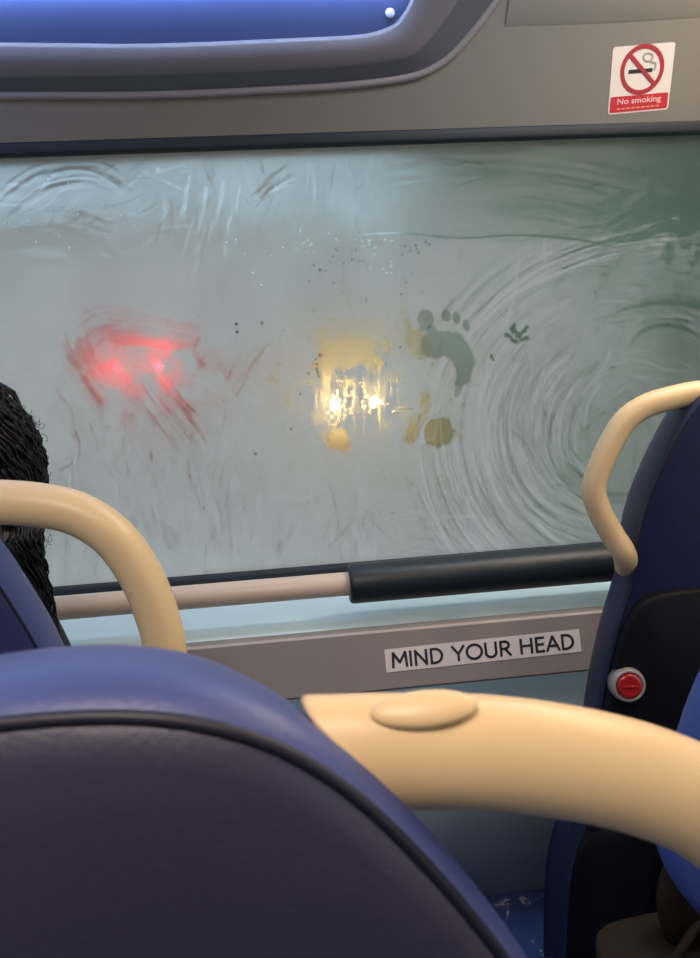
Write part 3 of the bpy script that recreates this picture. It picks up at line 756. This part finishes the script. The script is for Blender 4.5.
def handle(seat, pts, r, r2, skew=0.0, cap=None, bev=0.004):
    bm = bmesh.new(); P = catmull(pts, 7); add_tube(bm, P, r, 28, r2=r2, skew=skew, bevel_end=bev)
    h = obj('grab_handle', bm, 'cream', seat); h['label'] = 'cream plastic grab handle'
    return h
YH = 0.362
pp = [(362, 752), (400, 751), (460, 751), (520, 755), (590, 766), (650, 782), (705, 806), (750, 845), (775, 900), (782, 970), (760, 1060), (690, 1130)]
P = [aty(u, v, YH) for u, v in pp]
P.append(Vector((P[-1].x-0.04, YH+0.01, P[-1].z-0.02)))
h1 = handle(seat1, P, 0.0295, 0.024, skew=-1.05, bev=0.002)
bm = bmesh.new()
pc = aty(424, 697, YH-0.012)
add_ell(bm, pc - Vector((0, 0, 0.0062)), (0.0265, 0.0095, 0.0050), Matrix.Rotation(math.radians(38), 3, 'X') @ Matrix.Rotation(math.radians(0), 3, 'Y'))
cp = obj('cover_cap', bm, 'cream', h1)

# left seat with passenger
Y2 = 0.95
z2 = aty(-100, 480, Y2).z
px = [(-110, 492), (-75, 508), (-28, 548), (-2, 584), (11, 604), (36, 645), (58, 695), (78, 770), (90, 900), (95, 1000)]
pts = on(px, Y2, z2); xc2 = pts[0][0]-0.125
half = [(xc2, pts[0][1]+0.02), (xc2+0.07, pts[0][1]+0.015)] + pts + [(pts[-1][0], 0.46), (xc2+0.12, 0.43), (xc2, 0.43)]
seat2, s2 = make_seat('bus_seat', 'navy leather seat at far left in front of a long haired passenger', half, Y2, z2, xc2, 0.08, 0.0075, ['navy', 'navy_lit_side'], 'forward facing bus seats', pip=0.002)
YH2 = 0.955
pp = [(-95, 510), (-60, 504), (-20, 502), (30, 504), (75, 513), (112, 536), (140, 574), (157, 615), (165, 650), (166, 700), (150, 745), (110, 770)]
P = [aty(u, v, YH2) for u, v in pp]; P[0].y += 0.04
P.append(Vector((P[-1].x-0.05, YH2+0.03, P[-1].z)))
handle(seat2, P, 22.5/F_PX*(P[3]-EYE).dot(FW), None)

# navy seat on the right, shade put into its leather colour
Y3 = 1.17
z3 = aty(700, 395, Y3).z
px = [(714, 386), (697, 404), (682, 428), (668, 455), (651, 492), (641, 522), (636, 552), (634, 585), (622, 615), (613, 650), (604, 690), (596, 745), (588, 815), (578, 890), (571, 958), (566, 1040)]
pts = on(px, Y3, z3); xc3 = pts[0][0]+0.15
half = [(xc3, pts[0][1]+0.03), (xc3-0.08, pts[0][1]+0.022)] + pts + [(pts[-1][0], 0.36), (xc3-0.12, 0.34), (xc3, 0.34)]
seat3, s3 = make_seat('bus_seat', 'navy seat at right, coloured as in shade, with a red stop button on its back', half, Y3, z3, xc3, 0.07, 0.0065, ['navy_shaded', 'navy_shaded_edge'], 'forward facing bus seats', zc=0.42, pip=0.0016, cdep=0.24, width=0.20)
# black lower shell on the back of that seat
zs = on([(632, 590)], Y3, z3)[0][1]
sh = Seat([(xc3, zs), (xc3-0.08, zs), (xc3-0.135, zs-0.001)] + on([(637, 592), (633, 600), (623, 618), (614, 652), (605, 692), (597, 747), (589, 817), (579, 890), (572, 958), (567, 1040)], Y3, z3) + [(pts[-1][0]+0.003, 0.38), (xc3-0.12, 0.36), (xc3, 0.36)], Y3, z3, xc3)
bm = sh.loft([sh.ring(-0.006, -0.026, 0.05), sh.ring(-0.006, -0.026, 0.6), sh.ring(-0.006, -0.024), sh.ring(-0.001, -0.020), sh.ring(0, -0.012), sh.ring(0, 0.002)], [0]*5, True, False)
obj('back_shell', bm, 'shell', seat3)['label'] = 'black plastic back shell'
YH3 = 1.20
pp = [(745, 391), (715, 391), (690, 394), (668, 399), (646, 406), (626, 420), (611, 443), (600, 467), (594, 490), (600, 512), (612, 534), (624, 553), (636, 573)]
P = [aty(u, v, YH3) for u, v in pp]; P[-1].y += 0.035
handle(seat3, P, 12.2/F_PX*(P[5]-EYE).dot(FW), None)

# stop button on the back of the right seat
pb = hit(627, 684, (0, Y3-0.03, z3), (0, math.cos(REC), math.sin(REC)))
kx = (pb-EYE).dot(FW)/F_PX
sb = thing('stop_button', 'round red stop button in grey ring on the right seat', 'button', pb)
nb = Vector((-0.10, -1, 0.18)).normalized(); q = nb.to_track_quat('Z', 'Y').to_matrix()
def disc(profile, seg=36):
    bm = bmesh.new(); R = []
    for r_, z_ in profile: R.append([bm.verts.new(pb + q @ Vector((r_*math.cos(2*PI*i/seg), r_*math.sin(2*PI*i/seg), z_))) for i in range(seg)])
    for k in range(len(R)-1):
        for i in range(seg): bm.faces.new([R[k][i], R[k][(i+1) % seg], R[k+1][(i+1) % seg], R[k+1][i]])
    bm.faces.new(R[0][::-1]); bm.faces.new(R[-1]); return bm
ro = 17.5*kx
obj('housing', disc([(ro*1.0, -0.012), (ro, 0.004), (ro*0.95, 0.010), (ro*0.85, 0.013), (ro*0.76, 0.012), (ro*0.74, 0.006)]), 'button_ring', sb)['label'] = 'grey ring'
ri = ro*0.72
bt = obj('button', disc([(ri, 0.004), (ri, 0.012), (ri*0.93, 0.0155), (ri*0.7, 0.0165), (ri*0.45, 0.015), (ri*0.05, 0.0145)]), 'button_red', sb); bt['label'] = 'red push button'
bm = bmesh.new(); add_box(bm, pb + q @ Vector((0, 0, 0.0165)), (ri*1.1, ri*0.18, 0.003), q, bev=0.0006); obj('raised_bar', bm, 'button_red', bt)

# bright blue seat at the right edge
Y4 = 0.72
z4 = aty(720, 640, Y4).z
px = [(850, 500), (805, 525), (785, 580), (756, 640), (731, 684), (711, 722), (691, 770), (676, 812), (669, 840), (670, 860), (679, 880), (694, 898), (714, 914), (745, 926)]
pts = on(px, Y4, z4); xc4 = pts[8][0]+0.22
half = [(xc4, pts[0][1]+0.008)] + pts + [(xc4, pts[-1][1]-0.012)]
seat4, s4 = make_seat('bus_seat', 'bright blue seat cut off by the right edge of the picture', half, Y4, z4, xc4, 0.06, 0.007, ['bright_blue', 'bright_blue'], 'forward facing bus seats', pip=0, zc=0.31, width=0.32, rec=math.radians(1), cdep=0.33)
for ch in seat4.children:
    if ch.name.startswith('seat_cushion'): ch.data.materials[0] = M['shell']; ch['label'] = 'black seat cushion'
for sx in (-0.10, 0.10):
    bm = bmesh.new(); add_tube(bm, [Vector((xc4+sx, Y4+0.045, 0.30)), Vector((xc4+sx, Y4+0.04, 0.6)), Vector((xc4+sx, Y4+0.035, pts[-1][1]+0.05))], 0.014, 12)
    obj('back_strut', bm, 'metal', seat4)

# brown bag on the blue seat's cushion
def lump(bm, c, r, seed, amp=0.10, rot=None, box=0.45):
    t = bmesh.new(); bmesh.ops.create_icosphere(t, subdivisions=4, radius=1)
    from mathutils import noise
    for v in t.verts:
        d = v.co.normalized(); k = 1+amp*noise.noise(d*1.6+Vector((seed, 0, 0)))+amp*0.35*noise.noise(d*5+Vector((0, seed, 0)))
        sq = (abs(d.x)**3+abs(d.y)**3+abs(d.z)**3)**(-1/3)
        v.co = d*k*((1-box)+box*sq)
        if v.co.z < -0.8: v.co.z = -0.8
    merge(bm, t, Matrix.Translation(Vector(c)) @ (rot.to_4x4() if rot else Matrix.Identity(4)) @ Matrix.Diagonal((*r, 1)))
yb = 0.98
pA_ = aty(664, 950, yb); pL = aty(592, 962, yb)
bw = 0.105
bg = thing('bag', 'dark brown soft bag under the blue seat back in the bottom right corner', 'bag', (pA_.x+0.01, yb, 0.33))
hh = (pA_.z-0.33)/1.8
bm = bmesh.new(); lump(bm, (pA_.x+0.015, yb, 0.33+0.8*hh), (0.115, 0.10, hh), 3.1, 0.08, None, 0.15); obj('bag_body', bm, 'bag', bg)
bm = bmesh.new(); p2 = aty(672, 886, yb+0.03); lump(bm, (p2.x+0.02, yb+0.02, p2.z-0.02), (0.045, 0.035, 0.075), 5.2, 0.12); obj('flap', bm, 'bag', bg)
bm = bmesh.new()
add_tube(bm, catmull([Vector((pA_.x-0.03, yb-0.02, pA_.z-0.03)), Vector((pA_.x, yb-0.03, pA_.z+0.01)), Vector((p2.x+0.03, yb-0.01, p2.z-0.03)), Vector((p2.x+0.07, yb, pA_.z-0.02))], 6), 0.007, 10, ref=Vector((0, 1, 0)))
obj('strap', bm, 'bag', bg)

# ------------------------------------------------------------------ passenger
def skin_body(nodes_, edges, name):
    me = bpy.data.meshes.new(name); me.from_pydata([n[0] for n in nodes_], edges, [])
    o = bpy.data.objects.new(name, me); C.objects.link(o)
    md = o.modifiers.new('skin', 'SKIN'); md.use_smooth_shade = True
    if not me.skin_vertices: 
        bpy.context.view_layer.objects.active = o
    sv = me.skin_vertices[0].data
    for i, (p, r) in enumerate(nodes_): sv[i].radius = r if isinstance(r, tuple) else (r, r); sv[i].use_root = (i == 0)
    ss = o.modifiers.new('sub', 'SUBSURF'); ss.levels = 2; ss.render_levels = 2
    bpy.context.view_layer.update()
    m2 = bpy.data.meshes.new_from_object(o.evaluated_get(bpy.context.evaluated_depsgraph_get()))
    bpy.data.objects.remove(o)
    bm = bmesh.new(); bm.from_mesh(m2); return bm
hx = aty(36, 480, 1.17).x-0.185          # head centre
hz = aty(0, 462, 1.17).z
px_, py_ = hx, 1.22
seat_z = 0.45
body_nodes = [((px_, py_+0.02, 0.54), (0.15, 0.11)), ((px_, py_, 0.68), (0.14, 0.10)), ((px_, py_, 0.84), (0.135, 0.095)), ((px_, py_+0.0, 0.94), (0.10, 0.075)), ((px_, py_+0.01, 1.01), 0.055), ((px_, py_+0.02, 1.06), 0.05)]
edges = [(i, i+1) for i in range(5)]
def chain(root, pts):
    prev = root
    for p, r in pts:
        body_nodes.append((p, r)); edges.append((prev, len(body_nodes)-1)); prev = len(body_nodes)-1
    return prev
for sx in (-1, 1):
    chain(3, [((px_+sx*0.122, py_, 0.915), 0.052), ((px_+sx*0.150, py_+0.03, 0.79), 0.045), ((px_+sx*0.160, py_+0.07, 0.69), 0.041), ((px_+sx*0.13, py_+0.14, 0.64), 0.034), ((px_+sx*0.07, py_+0.18, 0.63), 0.026)])
    chain(0, [((px_+sx*0.09, py_+0.12, 0.54), 0.08), ((px_+sx*0.10, py_+0.20, 0.535), 0.068), ((px_+sx*0.10, py_+0.265, 0.51), 0.054), ((px_+sx*0.10, py_+0.25, 0.30), 0.048), ((px_+sx*0.10, py_+0.22, 0.10), 0.036), ((px_+sx*0.10, py_+0.23, 0.05), 0.036), ((px_+sx*0.105, py_+0.285, 0.038), 0.030)])
person = thing('person', 'long curly black haired passenger seen from behind at the far left', 'person', (px_, py_, 0))
bm = skin_body(body_nodes, edges, 'body')
for f in bm.faces: f.material_index = 0 if f.calc_center_median().z < 1.0 else 1
# head with face looking forward (+Y)
t = bmesh.new(); bmesh.ops.create_uvsphere(t, u_segments=40, v_segments=28, radius=1)
for v in t.verts:
    d = v.co.normalized(); x, y, z = d
    rx = 0.076*(1-0.18*max(0, -z)); ry = 0.095; rz = 0.115
    p = Vector((x*rx, y*ry, z*rz))
    if y > 0.3:
        p.y += 0.016*math.exp(-((x/0.14)**2+((z+0.18)/0.16)**2))*1.2        # nose
        for e_ in (-1, 1): p.y -= 0.008*math.exp(-(((x-e_*0.38)/0.16)**2+((z-0.02)/0.12)**2))   # eye sockets
        p.y += 0.004*math.exp(-((x/0.3)**2+((z+0.52)/0.08)**2))             # mouth
        p.y += 0.006*math.exp(-((x/0.25)**2+((z+0.85)/0.15)**2))            # chin
    v.co = p
for f in t.faces: f.material_index = 1
merge(bm, t, Matrix.Translation((px_, py_+0.02, hz)))
# hands: palm plus five fingers each
def finger(bm, base, d, length, r):
    d = d.normalized(); dn = Vector((0, 0, -1)); pts = [base, base+d*length*0.45, base+d*length*0.78+dn*length*0.10, base+d*length*0.95+dn*length*0.28]
    k = len(bm.faces); add_tube(bm, catmull(pts, 4), r, 10)
    bm.faces.ensure_lookup_table()
    for f in bm.faces[k:]: f.material_index = 1
for sx in (-1, 1):
    hp = Vector((px_+sx*0.055, py_+0.215, 0.625)); k = len(bm.faces)
    add_ell(bm, hp, (0.036, 0.044, 0.014)); bm.faces.ensure_lookup_table()
    for f in bm.faces[k:]: f.material_index = 1
    for i, L_ in enumerate((0.062, 0.072, 0.068, 0.052)):
        finger(bm, hp+Vector(((i-1.5)*0.017*-sx, 0.035, 0)), Vector(((i-1.5)*0.12*-sx, 1, 0)), L_, 0.0075)
    finger(bm, hp+Vector((-sx*0.030, -0.01, 0)), Vector((-sx*0.9, 0.8, 0)), 0.05, 0.0085)
    k = len(bm.faces); add_ell(bm, (px_+sx*0.077, py_+0.02, hz-0.005), (0.010, 0.018, 0.030)); bm.faces.ensure_lookup_table()
    for f in bm.faces[k:]: f.material_index = 1
    k = len(bm.faces); add_ell(bm, (px_+sx*0.030, py_+0.098, hz+0.003), (0.012, 0.008, 0.007)); bm.faces.ensure_lookup_table()
    for f in bm.faces[k:]: f.material_index = 2
k = len(bm.faces); add_ell(bm, (px_, py_+0.113, hz-0.060), (0.022, 0.006, 0.007)); bm.faces.ensure_lookup_table()
for f in bm.faces[k:]: f.material_index = 3
obj('body', bm, ['coat', 'skin', 'eye', 'lip'], person)
# hair: a mass of long curls
edge = [(-60, 392), (-25, 393), (0, 404), (13, 420), (25, 441), (32, 466), (34, 492), (37, 520), (42, 550), (48, 585), (55, 615), (61, 640), (64, 680)]
E = [aty(u, v, 1.16) for u, v in edge]
Ez = np.array([p.z for p in E][2:])[::-1]; Ex = np.array([p.x for p in E][2:])[::-1]
ztop = hz+0.135
def halfw(z):
    w_ = float(np.interp(z, Ez, Ex))-hx
    if z > Ez[-1]: w_ = (Ex[-1]-hx)*math.sqrt(max(0.0, 1-((z-Ez[-1])/(ztop-Ez[-1]))**2))
    return w_
bm = bmesh.new()
zs_ = np.linspace(E[-1].z-0.03, ztop-0.002, 46); rings = []
from mathutils import noise
for z in zs_:
    w_ = max(0.01, halfw(z)-0.008); ring = []
    dep = min(w_*1.0, 0.13)*(1.0 if z > hz-0.1 else 0.6)
    for j in range(56):
        th = 2*PI*j/56; k = 1+0.05*noise.noise(Vector((math.cos(th)*4, math.sin(th)*4, z*26)))
        yy = math.sin(th)*dep*k
        yc = py_+0.0
        if yy > 0.0 and z < hz+0.07: yy *= 0.15                 # face and chest stay free
        if z < hz-0.1: yc = py_-0.075+0.02
        ring.append(bm.verts.new((hx+math.cos(th)*w_*k, yc+yy-0.01, z)))
    rings.append(ring)
for a_, b_ in zip(rings[:-1], rings[1:]):
    for j in range(56): bm.faces.new([a_[j], a_[(j+1) % 56], b_[(j+1) % 56], b_[j]])
bm.faces.new(rings[0][::-1]); bm.faces.new(rings[-1])
hr = obj('hair', bm, 'hair', person); hr['label'] = 'long curly black hair'
bm = bmesh.new()
r_ = random.Random(5)
for k in range(190):
    side = r_.uniform(-1.0, 1.0); th0 = r_.uniform(0.0, PI); ph = r_.uniform(0, 6.28); fr = r_.uniform(60, 120); am = r_.uniform(0.003, 0.008)
    zt_ = r_.uniform(hz-0.05, ztop-0.005); zb_ = zt_-r_.uniform(0.12, 0.4); zb_ = max(zb_, E[-1].z-0.05); pts = []
    ang = r_.uniform(PI*0.95, 2.05*PI)
    if r_.random() < 0.45: ang = r_.uniform(1.8*PI, 2.08*PI)
    for i in range(26):
        z = zt_+(zb_-zt_)*i/25; w_ = halfw(z); dep = min(w_, 0.13)*(1.0 if z > hz-0.1 else 0.6); yc = py_-0.01 if z >= hz-0.1 else py_-0.065
        pts.append(Vector((hx+math.cos(ang)*(w_-0.002)+am*math.sin(z*fr+ph), yc+math.sin(ang)*dep+am*math.cos(z*fr+ph), z)))
    add_tube(bm, pts, [0.0028*(1-0.7*i/25) for i in range(26)], 5)
for k in range(60):          # flyaway curls at the right edge
    z = r_.uniform(hz-0.12, hz+0.09); p = Vector((hx+halfw(z)-0.006, py_-0.03+r_.uniform(-.03, .03), z)); pts = [p]; a_ = r_.uniform(-0.6, 1.2); cur = r_.uniform(0.25, 0.6)*r_.choice((-1, 1))
    for i in range(14):
        a_ += cur+r_.uniform(-0.15, 0.15); p = p+Vector((abs(math.cos(a_))*0.0026 if i < 7 else math.cos(a_)*0.003, 0, math.sin(a_)*0.0035)); pts.append(p.copy())
    add_tube(bm, pts, 0.00035, 4)
cu = obj('curls', bm, 'hair', hr); cu['kind'] = 'stuff'

# ------------------------------------------------------------------ outside
ROADZ = -2.05
bm = bmesh.new(); add_box(bm, (-2.5, 62, ROADZ-0.05), (13, 120, 0.1)); struct('road', bm, 'road')
for x in (-39, 34):
    bm = bmesh.new(); add_box(bm, (x, 62, ROADZ-0.02), (60, 120, 0.1)); struct('verge', bm, 'grass')
def outdir(u, v):
    d = ray(u, v).normalized(); x, z = d.x/IOR, d.z/IOR; return Vector((x, math.sqrt(1-x*x-z*z), z)), aty(u, v, YW)
def at_height(u, v, z):
    d, p = outdir(u, v); t = (z-p.z)/d.z; return p + d*t
def car(name, label, pl_, pr_, facing, paint, lampmat, lampname, lr):
    """pl_, pr_: lamp centres nearest the bus; body extends away from the bus"""
    mid = (pl_+pr_)/2; half = (pr_-pl_).length/2; s = half/0.62
    c = thing(name, label, 'car', (mid.x, mid.y+2.1*s, ROADZ))
    wd = 1.75*s
    prof = [(0.0, 0.35), (0.02, 0.75), (0.12, 0.95), (0.75 if facing > 0 else 1.15, 1.0), (1.1 if facing > 0 else 1.75, 1.42), (2.6, 1.48), (3.4, 1.02), (4.1, 0.92), (4.25, 0.7), (4.25, 0.3), (3.9, 0.25), (0.3, 0.25)]
    bm = bmesh.new()
    A = [bm.verts.new((mid.x-wd/2*(0.82 if z > 1.2 else 1), mid.y+y*s, ROADZ+z*s)) for y, z in prof]; B = [bm.verts.new((mid.x+wd/2*(0.82 if z > 1.2 else 1), mid.y+y*s, ROADZ+z*s)) for y, z in prof]
    bm.faces.new(A); bm.faces.new(B[::-1])
    for i in range(len(prof)): bm.faces.new([A[i], A[(i+1) % len(prof)], B[(i+1) % len(prof)], B[i]])
    bmesh.ops.bevel(bm, geom=bm.edges[:], offset=0.05*s, segments=2, affect='EDGES')
    obj('car_body', bm, paint, c)
    bm = bmesh.new(); y0_, y1_ = (0.80, 1.06) if facing > 0 else (1.2, 1.7)
    v_ = [bm.verts.new((mid.x+sx*wd*k, mid.y+y*s-0.02, ROADZ+z*s+0.02)) for sx, k, y, z in ((-1, .42, y0_, 1.06), (1, .42, y0_, 1.06), (1, .37, y1_, 1.38), (-1, .37, y1_, 1.38))]
    bm.faces.new(v_); obj('windscreen', bm, 'carglass', c)
    for sx in (-1, 1):
        for y in (0.8, 3.4):
            bm = bmesh.new(); add_tube(bm, [Vector((mid.x+sx*wd*0.42, mid.y+y*s, ROADZ+0.32*s)), Vector((mid.x+sx*wd*0.51, mid.y+y*s, ROADZ+0.32*s))], 0.32*s, 20); obj('wheel', bm, 'tyre', c)
    for p in (pl_, pr_):
        bm = bmesh.new(); add_ell(bm, p+Vector((0, -0.03, 0)), (lr, 0.06, lr*0.75)); obj(lampname, bm, lampmat, c)
    return c
zl = ROADZ+0.85
mid = at_height(138, 366.5, zl); yT = min(mid.y, 60)
def at_dist(u, v, y):
    d, p = outdir(u, v); t = (y-p.y)/d.y; return p+d*t
def fit(u0, v0, u1, v1, zlamp, y):
    a_, b_ = at_dist(u0, v0, y), at_dist(u1, v1, y); z = (a_.z+b_.z)/2; a_.z = z; b_.z = z; return a_, b_
a_, b_ = fit(117, 367, 158.5, 366.5, zl, 30); print('tail', a_, b_)
car('car', 'car ahead showing two red tail lights through the misted window', a_, b_, -1, 'carred', 'tail', 'tail_light', 0.085)
a_, b_ = fit(334, 404, 374.5, 401, zl, 25); print('head', a_, b_)
car('car', 'oncoming car with yellow headlights glowing through the misted window', a_, b_, 1, 'carwhite', 'head', 'headlight', 0.08)
# foliage added to tint and darken what shows through the mist
def added_tree(label, x, y, h_, r, seed, leaf='leaf', group='added trees tinting the right of the window', n=16, low=0.10):
    t = thing('added_tree', label, 'added_tree', (x, y, ROADZ), group)
    bm = bmesh.new(); add_tube(bm, [Vector((x, y, ROADZ)), Vector((x+0.1, y, ROADZ+h_*0.3)), Vector((x, y+0.1, ROADZ+h_*0.6))], [0.18, 0.14, 0.08], 10); obj('trunk', bm, 'bark', t)
    bm = bmesh.new(); rr = random.Random(seed)
    for k in range(n):
        lump(bm, (x+rr.uniform(-.6, .6)*r, y+rr.uniform(-.6, .6)*r, ROADZ+h_*rr.uniform(low, 0.85)), (r*0.5, r*0.5, r*0.55), seed+k, 0.5)
    obj('foliage', bm, leaf, t)
for i, (x, y, h_, r) in enumerate(((2.35, 3.75, 5.6, 1.35), (4.6, 7.6, 6.0, 1.5), (5.2, 12, 6.5, 1.8), (5.6, 17.5, 7, 2.0), (5.9, 24, 7, 2.1))):
    added_tree('greenery added to tint the right of the misted window', x, y, h_, r, 11+i*20)

for i in range(12):  # added dark backdrop so the wiped streaks come out darker
    added_tree('dark foliage added behind the misted window to deepen the wiped streaks', -40+i*7.4, 62+(i % 3)*3, 7.3+(i*5 % 4)*0.4, 2.75, 200+i*20, 'leaf_dark', 'added dark backdrop trees', 14, 0.06)
# ------------------------------------------------------------------ light
wd = bpy.data.worlds.new('world'); bpy.context.scene.world = wd; wd.use_nodes = True
n, l = wd.node_tree.nodes, wd.node_tree.links; bg_ = n['Background']
tc = n.new('ShaderNodeTexCoord'); sx = n.new('ShaderNodeSeparateXYZ'); l.new(tc.outputs['Generated'], sx.inputs[0])
rp = n.new('ShaderNodeValToRGB'); e = rp.color_ramp.elements
e[0].position = 0.0; e[0].color = (0.42, 0.40, 0.37, 1); e[1].position = 1.0; e[1].color = (0.72, 0.75, 0.74, 1)
for pos, c_ in ((0.015, (0.42, 0.55, 0.66)), (0.20, (0.42, 0.58, 0.72)), (0.42, (0.69, 0.72, 0.70))):
    k = e.new(pos); k.color = (*c_, 1)
l.new(sx.outputs['Z'], rp.inputs['Fac']); l.new(rp.outputs['Color'], bg_.inputs['Color']); bg_.inputs['Strength'].default_value = 1.40
def area(name, loc, size, energy, col, rot=(0, 0, 0)):
    ld = bpy.data.lights.new(name, 'AREA'); ld.shape = 'RECTANGLE'; ld.size, ld.size_y = size; ld.energy = energy; ld.color = col
    o = bpy.data.objects.new(name, ld); C.objects.link(o); o.location = loc; o.rotation_euler = rot; return o
area('under_beam_fill', (0.25, 1.465, 0.605), (1.3, 0.03), 0.26, (0.82, 0.93, 1.0))  # added fill, brightens the panel and floor under the beam
area('ceiling_light_front', (0.72, 1.22, ZC-0.02), (0.7, 0.10), 5.5, (0.82, 0.90, 1.0))
area('ceiling_light_warm', (1.05, 0.85, ZC-0.02), (0.12, 1.2), 14, (1.0, 0.76, 0.48))
area('ceiling_light_rear', (-0.10, -0.20, ZC-0.02), (0.6, 0.5), 15, (1.0, 0.82, 0.70))
area('ceiling_light_left', (-0.75, 0.9, ZC-0.02), (0.12, 1.0), 4.5, (0.36, 0.50, 1.0))
sc = bpy.context.scene
sc.view_settings.view_transform = 'Standard'; sc.view_settings.look = 'None'; sc.view_settings.exposure = 0; sc.view_settings.gamma = 1
sc.view_settings.use_curve_mapping = False
sc.cycles.use_denoising = True
sc.cycles.max_bounces = 10; sc.cycles.transparent_max_bounces = 12
